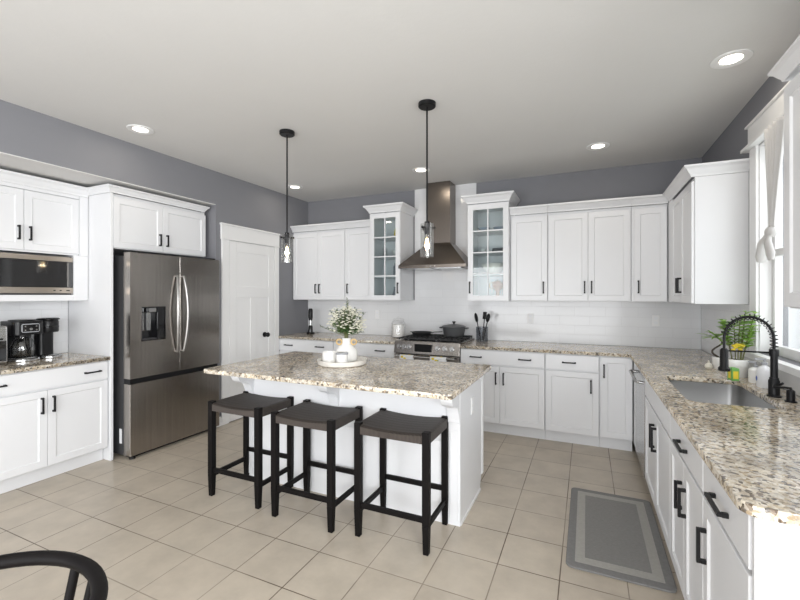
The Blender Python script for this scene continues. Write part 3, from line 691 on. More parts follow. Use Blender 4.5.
# ------------------------------------------------------------ bar stools
def stool(x, y):
    t = thing('bar_stool', None, 'stool', (x, y, 0)); hx, hy = .219, .168
    for sx_ in (-1, 1):
        for sy_ in (-1, 1):
            m = MB(); X, Y = sx_*hx, sy_*hy; a_, b2 = .016, .0205
            m.frustum((X-a_, X+a_, Y-a_, Y+a_), 0, (X-b2, X+b2, Y-b2, Y+b2), .16); m.box(X-b2, X+b2, Y-b2, Y+b2, .1601, .684)
            m.build('leg', 'black_wood', t, bevel=.003)
    for sy_, z in ((-1, .188), (1, .225)):
        MB().box(-hx+.021, hx-.021, sy_*hy-.010, sy_*hy+.010, z-.016, z+.016).build('stretcher', 'black_wood', t, bevel=.003)
    for sx_ in (-1, 1):
        MB().box(sx_*hx-.010, sx_*hx+.010, -hy+.021, hy-.021, .134, .166).build('stretcher', 'black_wood', t, bevel=.003)
    m = MB().box(-hx+.021, hx-.021, -hy-.012, -hy+.012, .615, .652).box(-hx+.021, hx-.021, hy-.012, hy+.012, .615, .652)
    m.box(-hx-.012, -hx+.012, -hy+.021, hy-.021, .615, .652).box(hx-.012, hx+.012, -hy+.021, hy-.021, .615, .652).build('seat_rail', 'black_wood', t)
    m = MB(); nx, ny = 60, 48; W, D = hx+.0185, hy+.0185; V = {}
    def zz(u, v):
        e = min(1, min(1-abs(u), (1-abs(v)))*14)
        return .678-.016*(1-u*u)-.008*(1-e)+.0012*math.sin(v*W*2*PI*18)*(1 if abs(v) > .9 else .5)+.0015*math.sin(u*60)*(1 if abs(v) > .93 else .0)
    for i in range(nx+1):
        for j in range(ny+1):
            u, v = -1+2*i/nx, -1+2*j/ny; V[i, j] = m.bm.verts.new((u*W, v*D, zz(u, v)))
    cu_, cv_ = 1-.041/W, 1-.041/D
    for i in range(nx):
        for j in range(ny):
            u, v = -1+2*(i+.5)/nx, -1+2*(j+.5)/ny
            if abs(u) > cu_ and abs(v) > cv_: continue
            m.bm.faces.new((V[i, j], V[i+1, j], V[i+1, j+1], V[i, j+1]))
    bmesh.ops.delete(m.bm, geom=[q for q in m.bm.verts if not q.link_faces], context='VERTS')
    bd = [e for e in m.bm.edges if e.is_boundary]
    r_ = bmesh.ops.extrude_edge_only(m.bm, edges=bd)
    for q in r_['geom']:
        if isinstance(q, bmesh.types.BMVert): q.co.z = .618
    m.build('seat', 'weave', t, smooth=50)
    return t
s1 = stool(-1.035, 2.325); s1['label'] = 'black counter stool with woven seat, rightmost of the three at the island'; s1['group'] = 'counter stools along the island'
for (x, y), lb in (((-1.645, 2.290), 'black counter stool with woven seat, middle of the three at the island'),
                   ((-2.255, 2.320), 'black counter stool with woven seat, leftmost of the three, nearest the fridge')):
    c_ = copy_tree(s1); c_.location = (x, y, 0); c_['label'] = lb

# ------------------------------------------------------------ pendants and recessed lights
def pendant(x, y, label):
    t = thing('pendant_light', label, 'pendant light', (x, y, ZC), 0, 'pendant lights over the island')
    MB().lathe([(0,-.001),(.062,-.001),(.062,-.026),(.055,-.032),(0,-.032)]).build('canopy', 'black_metal', t, smooth=40)
    MB().cyl((0,0,-.032), (0,0,-.84), .0065, 12).build('rod', 'black_metal', t, smooth=40)
    MB().lathe([(0,-.835),(.017,-.84),(.020,-.85),(.020,-.90),(.016,-.93),(0,-.93)]).build('socket', 'black_metal', t, smooth=40)
    q = MB()
    for a_ in range(3):
        c_, s_ = math.cos(a_*2*PI/3+.3), math.sin(a_*2*PI/3+.3); q.cyl((c_*.018, s_*.018, -.885), (c_*.058, s_*.058, -.885), .0045, 8); q.cyl((c_*.052, s_*.052, -.885), (c_*.060, s_*.060, -.885), .009, 10)
    q.lathe([(.0,-.880),(.034,-.880),(.034,-.892),(0,-.892)]).build('shade_holder', 'black_metal', t)
    m = MB(); n_ = 32
    prof = [(.0465, -.855), (.0465, -1.088), (.0440, -1.088), (.0440, -.855)]
    rr = [[m.bm.verts.new((r*math.cos(2*PI*i/n_), r*math.sin(2*PI*i/n_), z)) for i in range(n_)] for r, z in prof]
    for k_ in range(4):
        a_, b2 = rr[k_], rr[(k_+1) % 4]
        for i in range(n_): m.bm.faces.new((a_[i], a_[(i+1) % n_], b2[(i+1) % n_], b2[i]))
    m.build('glass_shade', 'lamp_glass', t, smooth=40)
    bl = MB().lathe([(.012,-.931),(.014,-.945),(.026,-.985),(.029,-1.01),(.024,-1.035),(.010,-1.05),(0,-1.053)], seg=20).build('bulb', 'lamp_glass', t, smooth=True)
    MB().lathe([(0,-.955),(.008,-.96),(.013,-.99),(.012,-1.02),(0,-1.035)], seg=12).build('filament', 'filament', bl, smooth=True)
    l = bpy.data.lights.new('bulb_light', 'POINT'); l.energy = 2.5; l.color = (1, .82, .6); l.shadow_soft_size = .02
    o = bpy.data.objects.new('bulb_light', l); COL.objects.link(o); o.parent = t; o.location = (0, 0, -1.0)
pendant(-1.027, 2.727, 'black rod pendant with clear glass cylinder shade, right one over the island')
pendant(-2.265, 2.722, 'black rod pendant with clear glass cylinder shade, left one over the island')
def can(x, y, label, e=1.2):
    t = thing('recessed_light', label, 'ceiling light', (x, y, ZC), 0, 'recessed ceiling lights')
    m = MB(); n_ = 32
    prof = [(.098, -.0005), (.096, -.006), (.078, -.010), (.056, -.003), (.056, -.0005)]
    rr = [[m.bm.verts.new((r*math.cos(2*PI*i/n_), r*math.sin(2*PI*i/n_), z)) for i in range(n_)] for r, z in prof]
    for k_ in range(len(prof)):
        a_, b2 = rr[k_], rr[(k_+1) % len(prof)]
        for i in range(n_): m.bm.faces.new((a_[i], a_[(i+1) % n_], b2[(i+1) % n_], b2[i]))
    m.build('trim_ring', 'white_trim', t, smooth=40)
    MB().lathe([(0,-.001),(.054,-.001),(.054,-.0035),(0,-.005)]).build('lens', 'lamp_on', t, smooth=40)
    l = bpy.data.lights.new('can_light', 'AREA'); l.shape = 'DISK'; l.size = .12; l.energy = e; l.color = (1, .90, .76)
    o = bpy.data.objects.new('can_light', l); COL.objects.link(o); o.parent = t; o.location = (0, 0, -.012)
can(-3.33, 2.19, 'lit recessed ceiling light above the fridge')
can(-3.338, 4.16, 'lit recessed ceiling light near the pantry door in the far left corner')
can(-1.637, 4.16, 'lit recessed ceiling light in front of the range hood')
can(.096, 4.16, 'lit recessed ceiling light over the right end of the back counter')
can(.758, 2.94, 'lit recessed ceiling light over the sink, largest in view')

# ------------------------------------------------------------ rug
rx0, rx1, ry0, ry1 = -.102, .405, 2.365, 3.345
rug = thing('floor_mat', 'grey bordered kitchen mat on the tiles beside the sink cabinets', 'rug', ((rx0+rx1)/2, (ry0+ry1)/2, 0))
hw, hl = (rx1-rx0)/2, (ry1-ry0)/2
def ringp(m, o, i, z):
    n_ = len(o)
    A = [m.bm.verts.new((*p, z)) for p in o]; B = [m.bm.verts.new((*p, z)) for p in i]
    for k_ in range(n_): m.bm.faces.new((A[k_], A[(k_+1) % n_], B[(k_+1) % n_], B[k_]))
O = rrect(-hw, hw, -hl, hl, .035, 5); I = rrect(-hw+.045, hw-.045, -hl+.05, hl-.05, .004, 5); J = rrect(-hw+.095, hw-.095, -hl+.105, hl-.105, .004, 5)
m = MB(); m.prism(O, 'Z', .0005, .0115); m.build('outer_border', 'rug_dark', rug, bevel=.003)
m = MB(); m.prism(I, 'Z', .0116, .0126); m.build('light_band', 'rug_light', rug)
m = MB(); m.prism(J, 'Z', .0127, .0136); m.build('centre_field', 'rug_grey', rug)

# ------------------------------------------------------------ faucet and sink-side things
fa = thing('kitchen_faucet', 'black spring-coil pull-down faucet behind the sink', 'faucet', (.905, 2.80, CT1))
MB().lathe([(0,0),(.031,0),(.031,.006),(.024,.010),(.024,.085),(.020,.09),(.020,.10),(0,.10)]).build('base', 'black_metal', fa, smooth=40)
MB().cyl((0,0,.10), (0,0,.245), .016, 20).lathe([(0,.215),(.021,.215),(.021,.25),(0,.25)]).build('post', 'black_metal', fa, smooth=40)
AR = .107; zc_ = .30
pts = [(0, 0, .245), (0, 0, zc_)] + [(-AR+AR*math.cos(a_), 0, zc_+AR*1.12*math.sin(a_)) for a_ in [PI*i/24 for i in range(1, 25)]] + [(-2*AR, 0, .235)]
MB().tube(pts, .0068, 12).build('hose', 'black_metal', fa, smooth=True)
def along(pts, t_):
    L = [0]
    for a_, b2 in zip(pts, pts[1:]): L.append(L[-1]+(Vector(b2)-Vector(a_)).length)
    s_ = t_*L[-1]
    for i in range(len(pts)-1):
        if L[i+1] >= s_:
            f_ = (s_-L[i])/(L[i+1]-L[i]); a_, b2 = Vector(pts[i]), Vector(pts[i+1]); return a_.lerp(b2, f_), (b2-a_).normalized()
    return Vector(pts[-1]), (Vector(pts[-1])-Vector(pts[-2])).normalized()
sp = []; turns = 20
for i in range(turns*12+1):
    t_ = i/(turns*12)*.80+.02; p_, tg = along(pts, t_); s_ = Vector((0, 1, 0)); n_ = tg.cross(s_); an = 2*PI*i/12
    sp.append(p_+.0160*(n_*math.cos(an)+s_*math.sin(an)))
MB().tube(sp, .0024, 6).build('spring_coil', 'black_metal', fa, smooth=True)
MB().lathe([(0,.12),(.027,.12),(.028,.135),(.020,.145),(.019,.235),(.012,.245),(0,.245)], -2*AR, 0).build('spray_head', 'black_metal', fa, smooth=40)
MB().cyl((-.01, 0, .232), (-2*AR+.018, 0, .232), .0045, 10).build('docking_arm', 'black_metal', fa)
MB().tube([(0, .0, .055), (.0, -.035, .06), (.01, -.075, .085)], [.010, .008, .006], 10).build('lever', 'black_metal', fa, smooth=True)
sd = thing('soap_dispenser', 'short black built-in soap dispenser beside the faucet', 'soap dispenser', (.935, 2.69, CT1))
MB().lathe([(0,0),(.024,0),(.024,.005),(.017,.008),(.017,.055),(.012,.06),(0,.06)]).build('body', 'black_metal', sd, smooth=40)
MB().tube([(0,0,.06),(0,0,.068),(-.02,.01,.070),(-.06,.03,.062)], [.007,.007,.006,.005], 8).build('spout', 'black_metal', sd, smooth=True)

# potted plants
def pot(parent, r, h_, m='ceramic_white'):
    MB().lathe([(0,0),(r*.78,0),(r*.82,.004),(r,h_-.004),(r*.98,h_),(r*.9,h_),(r*.88,h_-.012),(0,h_-.012)]).build('pot', m, parent, smooth=40)
    MB().lathe([(0,h_-.0115),(r*.87,h_-.0115),(r*.87,h_-.008),(0,h_-.006)]).build('soil', 'soil', parent)
p1 = thing('potted_plant', 'leafy green plant with yellow flowers in a round white pot by the window', 'plant', (.905, 3.40, CT1))
pot(p1, .068, .115)
st, lf, yl = MB(), MB(), MB(); R_ = random.Random(3)
for i in range(8):
    a_ = R_.uniform(0, 2*PI); r_ = R_.uniform(.01, .04); H = R_.uniform(.20, .32); ln = R_.uniform(.02, .07)
    b0 = Vector((r_*math.cos(a_), r_*math.sin(a_), .105)); tp = b0+Vector((ln*math.cos(a_), ln*math.sin(a_), H))
    mid = (b0+tp)/2+Vector((0, 0, .02)); st.tube([b0, mid, tp], [.0035, .003, .002], 6)
    for k_ in range(16):
        f_ = .35+.65*k_/15; pp = b0.lerp(tp, f_); an = a_+(PI/2.2 if k_ % 2 else -PI/2.2)+R_.uniform(-.3, .3)
        lf.leaf(pp, (math.cos(an), math.sin(an), R_.uniform(.2, .7)), R_.uniform(.05, .07), R_.uniform(.034, .044))
for i in range(14): yl.sphere((-.005+R_.uniform(-.03, .03), -.04+R_.uniform(-.025, .02), R_.uniform(.17, .22)), .013, 8, 6, (1, 1, .7))
st.build('stem', 'stem', p1); lf.build('leaves', 'bright_leaf', p1, smooth=60); yl.build('flowers', 'yellow', p1, smooth=True)
p2 = thing('potted_plant', 'small plant with a twisted bare stem and spiky leaf tuft in a white pot', 'plant', (.885, 3.70, CT1))
pot(p2, .045, .085)
tw = [(0, 0, .08)]
for i in range(1, 15): t_ = i/14; tw.append((-.035*math.sin(PI*2*t_)-.02*t_, .02*math.sin(PI*t_), .08+.15*t_))
MB().tube(tw, [.007-.002*i/14 for i in range(15)], 8).build('stem', 'twig', p2, smooth=True)
lf = MB(); tp = Vector(tw[-1])
for i in range(16):
    a_ = i*2.4; e_ = R_.uniform(.1, 1.2); lf.leaf(tp+Vector((0, 0, R_.uniform(-.01, .02))), (math.cos(a_), math.sin(a_), e_), R_.uniform(.07, .13), .020, bend=.3)
lf.build('leaves', 'bright_leaf', p2, smooth=60)
gl = thing('garlic_bulb', 'pale garlic bulb lying on the worktop left of the twisted plant', 'garlic', (.812, 3.66, CT1))
MB().lathe([(0,0),(.018,.002),(.027,.016),(.020,.033),(.007,.043),(.004,.060),(0,.061)], seg=12).build('bulb', 'garlic', gl, smooth=True)
sb_ = thing('soap_bottle', 'clear pump bottle of dish soap with white label by the faucet', 'bottle', (.945, 3.06, CT1))
MB().lathe([(0,0),(.033,0),(.036,.006),(.036,.095),(.028,.115),(.012,.125),(.012,.13),(0,.13)], sx=1, sy=1.25).build('body', 'paper_white', sb_, smooth=50)
MB().lathe([(0,.131),(.014,.131),(.014,.145),(.005,.148),(.005,.165),(0,.165)]).box(-.045,.008,-.006,.006,.158,.168).build('pump', 'lcd_grey', sb_, smooth=40)
MB().sphere((-.0365, 0, .05), .012, 10, 8, (.12, 1, 1.2)).build('label_emblem', 'label_blue', sb_)
bx_ = thing('scrubber_box', 'small green and yellow carton in front of the round white pot', 'box', (.845, 3.235, CT1), .2)
MB().box(-.02,.02,-.028,.028,0,.078).build('carton', 'label_green', bx_, bevel=.002)
MB().box(-.0212,-.0202,-.014,.014,.012,.06).box(-.014,.014,-.0292,-.0282,.012,.06).build('label_panel', 'yellow', bx_)
b3 = thing('lotion_bottle', 'white squat pump bottle standing next to the clear soap bottle', 'bottle', (.945, 3.20, CT1))
MB().lathe([(0,0),(.032,0),(.034,.005),(.034,.08),(.012,.095),(0,.095)]).build('body', 'candle_white', b3, smooth=50)
MB().lathe([(0,.0955),(.012,.0955),(.012,.105),(.004,.108),(.004,.128),(0,.128)]).box(-.035,.006,-.005,.005,.122,.130).build('pump', 'lcd_grey', b3, smooth=40)

# curtain at the window
cu_ = thing('curtain', 'sheer white curtain gathered in a knot at the window', 'curtain', (XR-.045, 3.03, 0))
m = MB(); N, K = 40, 26; gr = []
for j in range(K+1):
    z = 2.435-(2.435-1.84)*j/K; f_ = j/K; W = .105*(1-f_)**1.2+.028
    gr.append([m.bm.verts.new((-.012+.020*math.sin(i/N*PI*9)*(.4+.6*(1-f_)), (-1+2*i/N)*W+.045*f_, z)) for i in range(N+1)])
for r0, r1 in zip(gr, gr[1:]):
    for i in range(N): m.bm.faces.new((r0[i], r0[i+1], r1[i+1], r1[i]))
m.build('gathered_panel', 'cloth_white', cu_, smooth=80, solid=.002)
m = MB(); m.sphere((-.012, .045, 1.82), .042, 16, 10, (.7, 1, .8))
m.build('knot', 'cloth_white', cu_, smooth=True)
for ty, tz, dy in ((.06, 1.66, .10), (-.05, 1.66, -.02)):
    m = MB(); m.tube([(-.02, .045, 1.815), (-.03, .045+dy*.5, 1.76), (-.02, .045+dy, 1.69), (-.02, .045+dy*1.2, 1.655)], [.016, .032, .038, .024], 12, flat=.5)
    m.build('curtain_tail', 'cloth_white', cu_, smooth=60)

# ------------------------------------------------------------ island centrepiece
tx, ty = -1.735, 2.735
tr = thing('serving_tray', 'round pale marble tray on the island top', 'tray', (tx, ty, CT1))
MB().lathe([(0,.004),(.0,.004),(.165,.004),(.172,.0),(.185,.006),(.193,.038),(.187,.040),(.178,.016),(0,.014)], seg=48).build('dish', 'marble', tr, smooth=40)
ZT = CT1+.0150
VX, VY = tx-.002, ty+.065
va = thing('flower_vase', 'white ceramic vase with two rattan ring handles on the tray', 'vase', (VX, VY, ZT))
MB().lathe([(0,0),(.070,0),(.084,.010),(.088,.045),(.084,.085),(.060,.118),(.036,.132),(.032,.150),(.035,.178),(.038,.182),(.031,.182),(.028,.150),(0,.140)], seg=36).build('body', 'ceramic_white', va, smooth=60)
for s in (-1, 1):
    q = MB(); c_ = Vector((s*.058*math.cos(YAW), s*.058*math.sin(YAW), .150))
    dx_ = Vector((math.cos(YAW), math.sin(YAW), 0))
    q.tube([c_+.021*(dx_*math.cos(a_)+Vector((0,0,1))*math.sin(a_)) for a_ in [2*PI*i/20 for i in range(21)]], .0065, 8, cap=False)
    q.build('ring_handle', 'rattan', va, smooth=True)
bq = thing('flower_bouquet', 'bouquet of small white blossoms and grey-green sprigs in the vase', 'flowers', (VX, VY, ZT+.150))
st, lf, sg, fw = MB(), MB(), MB(), MB(); R_ = random.Random(11)
for i in range(135):
    a_ = R_.uniform(0, 2*PI); el = R_.uniform(-.9, 1.5); rr_ = R_.uniform(.45, 1)**.6
    b0 = Vector((R_.uniform(-.012, .012), R_.uniform(-.012, .012), 0)); c0 = b0+Vector((0, 0, .05))
    tp = Vector((.145*rr_*math.cos(a_)*math.cos(el), .145*rr_*math.sin(a_)*math.cos(el), .162+.115*rr_*math.sin(el)))
    st.tube([b0, c0, c0.lerp(tp, .5)+Vector((0,0,.008)), tp], .0012, 5)
    for k_ in range(4):
        q = tp+Vector((R_.gauss(0, .014), R_.gauss(0, .014), R_.gauss(0, .012)))
        for e in range(5):
            an = e*2*PI/5+R_.random(); fw.sphere(q+Vector((math.cos(an)*.006, math.sin(an)*.0055, 0)), .0044, 6, 4, (1, 1, .7))
    for k_ in range(11):
        f_ = R_.uniform(.3, 1.0); an = R_.uniform(0, 2*PI); lf.leaf(c0.lerp(tp, f_), (math.cos(an), math.sin(an), R_.uniform(-.2, .9)), R_.uniform(.022, .040), .012)
for i in range(13):
    a_ = i*2*PI/13+R_.uniform(-.2, .2); el = R_.uniform(.2, 1.3); L = R_.uniform(.22, .31)
    d_ = Vector((math.cos(a_)*math.cos(el), math.sin(a_)*math.cos(el), math.sin(el))); c0 = Vector((0, 0, .04)); tp = c0+d_*L
    st.tube([(0, 0, 0), c0, tp], .0013, 5)
    for k_ in range(22):
        f_ = .45+.55*k_/21; an = R_.uniform(0, 2*PI); sd_ = Vector((math.cos(an), math.sin(an), R_.uniform(-.2, .5)))
        sg.leaf(c0.lerp(tp, f_), d_*.8+sd_*.7, R_.uniform(.018, .032), .008)
tag(st.build('stems', 'stem', bq), kind='stuff'); tag(lf.build('leaves', 'leaf', bq), kind='stuff'); tag(sg.build('sprigs', 'sage_leaf', bq), kind='stuff'); tag(fw.build('blossoms', 'petal', bq), kind='stuff')
cn = thing('candle_jar', 'wide white candle cup on the left of the tray', 'candle', (tx-.095, ty-.035, ZT))
MB().lathe([(0,0),(.050,0),(.054,.004),(.056,.078),(.053,.080),(.050,.066),(0,.064)], seg=32).build('cup', 'candle_white', cn, smooth=40)
MB().cyl((0,0,.0645), (0,0,.074), .0012, 6).build('wick', 'black_plastic', cn)
cj = thing('lidded_jar', 'white lidded candle jar at the front of the tray before the vase', 'jar', (tx+.058, ty-.095, ZT))
MB().lathe([(0,0),(.040,0),(.043,.004),(.043,.076),(0,.076)], seg=32).build('body', 'candle_white', cj, smooth=40)
MB().lathe([(0,.0765),(.047,.0765),(.047,.086),(.043,.090),(0,.091)], seg=32).build('lid', 'lcd_grey', cj, smooth=40)

# ------------------------------------------------------------ back counter items
hb = thing('hand_blender', 'tall black kitchen gadget with silver collar in the far left counter corner', 'kitchen appliance', (-3.50, 4.70, CT1))
MB().lathe([(0,0),(.055,0),(.058,.006),(.050,.020),(0,.022)]).build('base', 'black_plastic', hb, smooth=40)
MB().lathe([(0,.0225),(.034,.0225),(.030,.10),(.024,.115),(0,.115)]).build('body', 'black_gloss', hb, smooth=40)
MB().lathe([(0,.1155),(.022,.1155),(.022,.185),(0,.185)]).build('collar', 'bright_steel', hb, smooth=40)
MB().lathe([(0,.1855),(.024,.1855),(.032,.23),(.031,.33),(.022,.35),(0,.352)]).build('grip', 'black_plastic', hb, smooth=60)
jr = thing('glass_canister', 'clear glass canister of flour on the counter left of the range', 'canister', (-2.155, 4.70, CT1))
jr.scale = (1.25, 1.25, 1.25)
MB().lathe([(0,.0),(.058,0),(.068,.008),(.070,.03),(.070,.15),(.062,.168),(.058,.17),(.056,.165),(.064,.15),(.064,.012),(0,.008)], seg=32).build('jar', 'glass', jr, smooth=40)
MB().lathe([(0,.009),(.060,.012),(.0625,.02),(.0625,.135),(0,.140)], seg=32).build('flour', 'candle_white', jr, smooth=40)
MB().lathe([(0,.1725),(.055,.1725),(.060,.182),(.045,.193),(.015,.197),(.012,.21),(0,.212)], seg=32).build('lid', 'glass', jr, smooth=40)
ZG = .9625
fp = thing('frying_pan', 'black cast iron frying pan on the left rear of the range', 'pan', (-1.83, 4.67, ZG))
MB().lathe([(0,0),(.095,0),(.105,.006),(.125,.040),(.121,.041),(.100,.012),(0,.008)], seg=36).build('pan_body', 'cast_iron', fp, smooth=40)
MB().tube([(.12,.02,.034),(.16,.03,.040),(.25,.05,.047)], [.012,.009,.011], 8, flat=.5).tube([(-.12,0,.034),(-.145,0,.038)], .013, 8, flat=.4).build('handle', 'cast_iron', fp, smooth=True)
do_ = thing('dutch_oven', 'dark grey lidded dutch oven on the right rear of the range', 'cooking pot', (-1.43, 4.70, ZG))
MB().lathe([(0,0),(.105,0),(.120,.010),(.135,.10),(.138,.112),(0,.112)], seg=40).build('pot_body', 'pot_grey', do_, smooth=40)
MB().lathe([(0,.1125),(.142,.1125),(.142,.120),(.12,.130),(.05,.142),(0,.144)], seg=40).build('lid', 'pot_grey', do_, smooth=40)
MB().lathe([(0,.1445),(.010,.1445),(.009,.158),(.022,.166),(.020,.176),(0,.178)]).build('lid_knob', 'black_metal', do_, smooth=60)
q = MB()
for s in (-1, 1): q.tube([(s*.133,-.035,.098),(s*.165,-.03,.10),(s*.172,0,.10),(s*.165,.03,.10),(s*.133,.035,.098)], .008, 8)
q.build('loop_handle', 'pot_grey', do_, smooth=True)
cr = thing('utensil_crock', 'smoky grey glass utensil holder right of the range', 'utensil holder', (-1.085, 4.66, CT1))
MB().lathe([(0,0),(.064,0),(.068,.006),(.068,.175),(.062,.175),(.062,.012),(0,.010)], seg=32).build('jar', 'smoke_glass', cr, smooth=40)
def spoon(name, tilt, az, label, kind):
    t = thing(name, label, 'utensil', (-1.085, 4.66, CT1+.0115)); dv = Vector((math.sin(tilt)*math.cos(az), math.sin(tilt)*math.sin(az), math.cos(tilt)))
    b0 = Vector((.014*math.cos(az), .014*math.sin(az), .006)); L = .225 if kind < 2 else .25; tp = b0+dv*L
    MB().tube([b0, tp], .006, 8).build('handle', 'black_plastic', t, smooth=True)
    m = MB(); mt = Matrix.Translation(tp+dv*.04) @ dv.to_track_quat('Z', 'Y').to_matrix().to_4x4()
    if kind == 0: bmesh.ops.create_uvsphere(m.bm, u_segments=14, v_segments=8, radius=1, matrix=mt @ Matrix.Diagonal((.042, .018, .058, 1)))
    elif kind == 1: bmesh.ops.create_uvsphere(m.bm, u_segments=14, v_segments=8, radius=1, matrix=mt @ Matrix.Diagonal((.038, .024, .052, 1)))
    else: bmesh.ops.create_cube(m.bm, size=1, matrix=mt @ Matrix.Diagonal((.045, .006, .085, 1)))
    m.build('head', 'black_plastic', t, smooth=50, bevel=.002)
spoon('serving_spoon', .20, PI, 'black serving spoon leaning left in the utensil holder', 0)
spoon('ladle', .20, .2, 'black ladle leaning right in the utensil holder', 1)
spoon('spatula', .22, 1.4, 'black spatula leaning furthest right in the utensil holder', 2)

# ------------------------------------------------------------ coffee corner
cm = thing('coffee_maker', 'black dual coffee maker with glass carafe and pod tower, by the fridge panel', 'coffee maker', (-4.10, 1.690, CT1), PI/2)
MB().lathe([(0,0),(.098,0),(.104,.004),(.104,.018),(.098,.022),(0,.022)], .104, .105, 36).lathe([(0,0),(.072,0),(.078,.004),(.078,.018),(.072,.022),(0,.022)], .290, .100, 36).build('base', 'bright_steel', cm, smooth=40)
MB().box(.02, .33, .17, .245, 0, .0215).build('rear_base', 'black_plastic', cm)
MB().lathe([(0,.0225),(.088,.0225),(.092,.027),(.088,.031),(0,.031)], .100, .105, 32).lathe([(0,.0225),(.062,.0225),(.066,.027),(.062,.031),(0,.031)], .278, .095, 32).build('warming_plate', 'bright_steel', cm, smooth=40)
MB().box(.01, .195, .19, .248, .022, .215).build('water_tank', 'black_plastic', cm, bevel=.008)
MB().prism(rrect(.0, .208, .0, .25, .045, 6), 'Z', .216, .325).lathe([(0,.3255),(.09,.3255),(.085,.335),(0,.337)], .104, .125, 32).build('brew_head', 'black_plastic', cm, bevel=.004)
cp = MB().prism([(.055,.236),(.155,.236),(.165,.246),(.165,.296),(.155,.306),(.055,.306),(.045,.296),(.045,.246)], 'Y', -.006, -.0005).build('control_panel', 'lcd_grey', cm)
MB().box(.052,.158,-.009,-.0065,.243,.299).build('panel_face', 'black_gloss', cp)
q = MB()
for i, (x_, z_) in enumerate(((.068,.255),(.068,.285),(.105,.262),(.142,.255),(.142,.285))): q.cyl((x_,-.009,z_), (x_,-.0105,z_), .006 if i != 2 else .010, 12)
q.build('button', 'bright_steel', cp)
ca = MB().lathe([(0,.0315),(.066,.0315),(.078,.045),(.080,.12),(.064,.165),(.050,.185),(.050,.195),(0,.195)], .100, .105, 32).build('carafe', 'carafe_glass', cm, smooth=50)
MB().lathe([(0,.1955),(.052,.1955),(.052,.212),(0,.213)], .100, .105).tube([(.10,.04,.19),(.10,-.005,.185),(.10,-.012,.12),(.10,.03,.07)], .008, 8).build('carafe_handle', 'black_plastic', ca, smooth=40)
MB().prism(rrect(.222, .335, .13, .238, .03, 5), 'Z', .022, .22).build('pod_tower', 'black_plastic', cm, bevel=.003)
MB().lathe([(0,.221),(.070,.221),(.073,.23),(.073,.31),(.068,.322),(0,.325)], .278, .115, 32).build('pod_head', 'black_plastic', cm, smooth=40)
MB().lathe([(0,.3255),(.078,.3255),(.080,.335),(.070,.342),(0,.343)], .278, .115, 32).lathe([(.0735,.262),(.0745,.263),(.0745,.272),(.0735,.273)], .278, .115, 32).build('pod_lid', 'black_gloss', cm, smooth=40)
es = thing('toaster_oven', 'silver and black countertop appliance cut off by the left edge of the picture', 'toaster oven', (-4.08, 1.26, CT1), PI/2)
MB().box(0, .385, .0, .28, .012, .30).build('body', 'bright_steel', es, bevel=.012)
MB().box(.01, .375, -.004, -.0005, .03, .185).build('glass_door', 'dark_glass', es)
MB().box(.03, .05, .02, .05, 0, .0115).box(.33, .35, .02, .05, 0, .0115).box(.03, .05, .2, .24, 0, .0115).box(.33, .35, .2, .24, 0, .0115).build('foot', 'black_plastic', es)
MB().box(.04, .345, -.03, -.018, .195, .207).box(.05, .06, -.02, -.0005, .195, .207).box(.325, .335, -.02, -.0005, .195, .207).build('handle', 'black_plastic', es)

# ------------------------------------------------------------ things in the glass cabinets
def bowl(name, x, z, r, h_, m, label, cat='bowl', y=4.70):
    return tag(MB().lathe([(0,0),(r*.45,0),(r*.5,h_*.08),(r*.85,h_*.55),(r,h_),(r*.95,h_),(r*.78,h_*.5),(0,h_*.12)], seg=28).build(name, m, smooth=50, loc=(x, y, z)), label, cat)
def cyl_thing(name, x, z, prof, m, label, cat, y=4.70): return tag(MB().lathe(prof, seg=24).build(name, m, smooth=50, loc=(x, y, z)), label, cat)
cL = (GL[0]+GL[1])/2; cR = (GR[0]+GR[1])/2; S0, S1, S2, S3 = 1.4045, 1.6805, 1.9255, 2.1705
cyl_thing('pitcher', cL+.085, S3, [(0,0),(.045,0),(.055,.04),(.045,.10),(.03,.13),(.035,.15),(0,.15)], 'yellow', 'yellow pitcher on the top shelf of the left glass cabinet', 'pitcher')
cyl_thing('drinking_glass', cL-.10, S2, [(0,0),(.03,0),(.036,.12),(.033,.12),(.028,.006),(0,.005)], 'glass', 'clear glass tumbler on the left of the left glass cabinet', 'glass')
bowl('mixing_bowl', cL+.09, S2, .08, .08, 'ceramic_white', 'white bowl on the second shelf from the top of the left glass cabinet')
cyl_thing('glass_jar', cL+.08, S1, [(0,0),(.055,0),(.06,.02),(.06,.13),(.04,.15),(.045,.17),(0,.17)], 'smoke_glass', 'dark glass jar on the third shelf of the left glass cabinet', 'jar')
cyl_thing('glass_pitcher', cL+.08, S0, [(0,0),(.05,0),(.07,.05),(.05,.12),(.055,.15),(0,.15)], 'smoke_glass', 'round glass pitcher on the bottom shelf of the left glass cabinet', 'pitcher')
bowl('serving_bowl', cR-.09, S3, .07, .05, 'blue_china', 'grey-blue bowl on the top shelf of the right glass cabinet')
bowl('serving_bowl', cR+.09, S3, .075, .045, 'blue_china', 'wide grey dish on the top shelf at the right of the right glass cabinet')
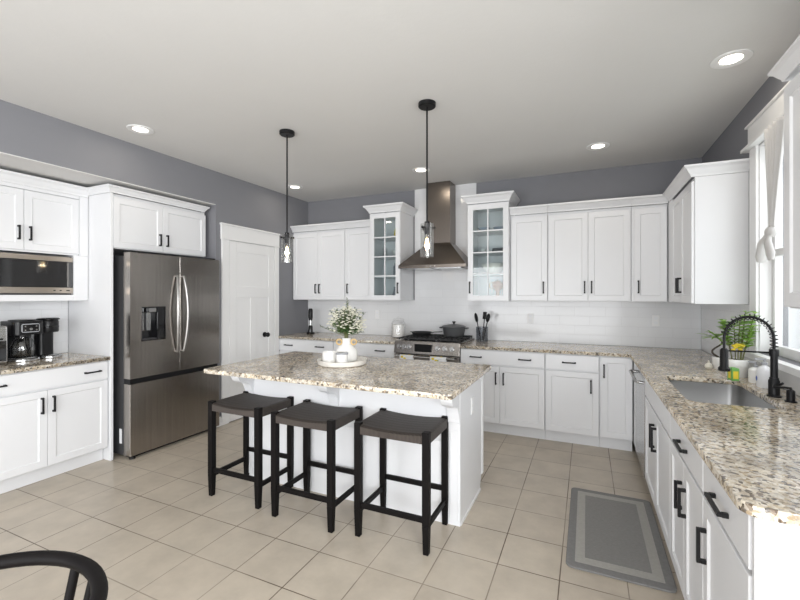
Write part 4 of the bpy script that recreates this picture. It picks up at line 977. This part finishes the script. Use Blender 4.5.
cyl_thing('tea_cup', cR-.10, S2, [(0,0),(.025,0),(.036,.055),(.033,.055),(.02,.006),(0,.005)], 'ceramic_white', 'white cup on the second shelf of the right glass cabinet', 'cup')
tag(MB().box(-.08,.08,-.06,.06,0,.035).box(-.075,.075,-.055,.055,.0355,.05).build('baking_dish', 'steel_side', bevel=.006, loc=(cR+.10, 4.66, S2)), 'low dark baking dish on the second shelf of the right glass cabinet', 'dish')
bowl('salad_bowl', cR+.015, S1, .135, .125, 'marble', 'big pale bowl on the third shelf of the right glass cabinet', y=4.71)
go = thing('teapot', 'copper coloured ornate teapot on the bottom shelf of the right glass cabinet', 'teapot', (cR+.07, 4.68, S0))
MB().lathe([(0,0),(.03,0),(.02,.02),(.02,.09),(.05,.12),(.066,.16),(.045,.195),(.02,.205),(0,.225)], seg=24).build('body', 'copper', go, smooth=50)
MB().tube([(.05,0,.13),(.09,0,.14),(.10,0,.19)], [.012,.009,.006], 8).tube([(-.05,0,.19),(-.09,0,.18),(-.09,0,.13),(-.05,0,.12)], .006, 8).build('spout', 'gold', go, smooth=True)

# ------------------------------------------------------------ black armchair in the foreground
ch = thing('dining_chair', 'black wooden chair with curved top rail and spindles, cut off at lower left', 'chair', (-1.138, .330, 0))
RC = .272; a0, a1 = math.radians(-70), math.radians(210)
rail = [(RC*math.cos(a0+(a1-a0)*i/48), RC*math.sin(a0+(a1-a0)*i/48), .785) for i in range(49)]
MB().tube(rail, [.0165]*49, 12).build('top_rail', 'black_wood', ch, smooth=True)
for ang in (-40, -5, 40, 77, 95, 145, 162, 195):
    a_ = math.radians(ang); MB().tube([(.20*math.cos(a_), .20*math.sin(a_), .455), (RC*math.cos(a_), RC*math.sin(a_), .775)], .0105, 10).build('spindle', 'black_wood', ch, smooth=True)
MB().lathe([(0,.42),(.225,.42),(.24,.43),(.24,.450),(.225,.456),(0,.448)], seg=40).build('seat', 'black_wood', ch, smooth=40)
for i in range(4):
    a_ = math.radians(25+90*i); MB().tube([(.155*math.cos(a_), .155*math.sin(a_), .419), (.23*math.cos(a_), .23*math.sin(a_), .004)], [.018, .012], 12).build('leg', 'black_wood', ch, smooth=True)
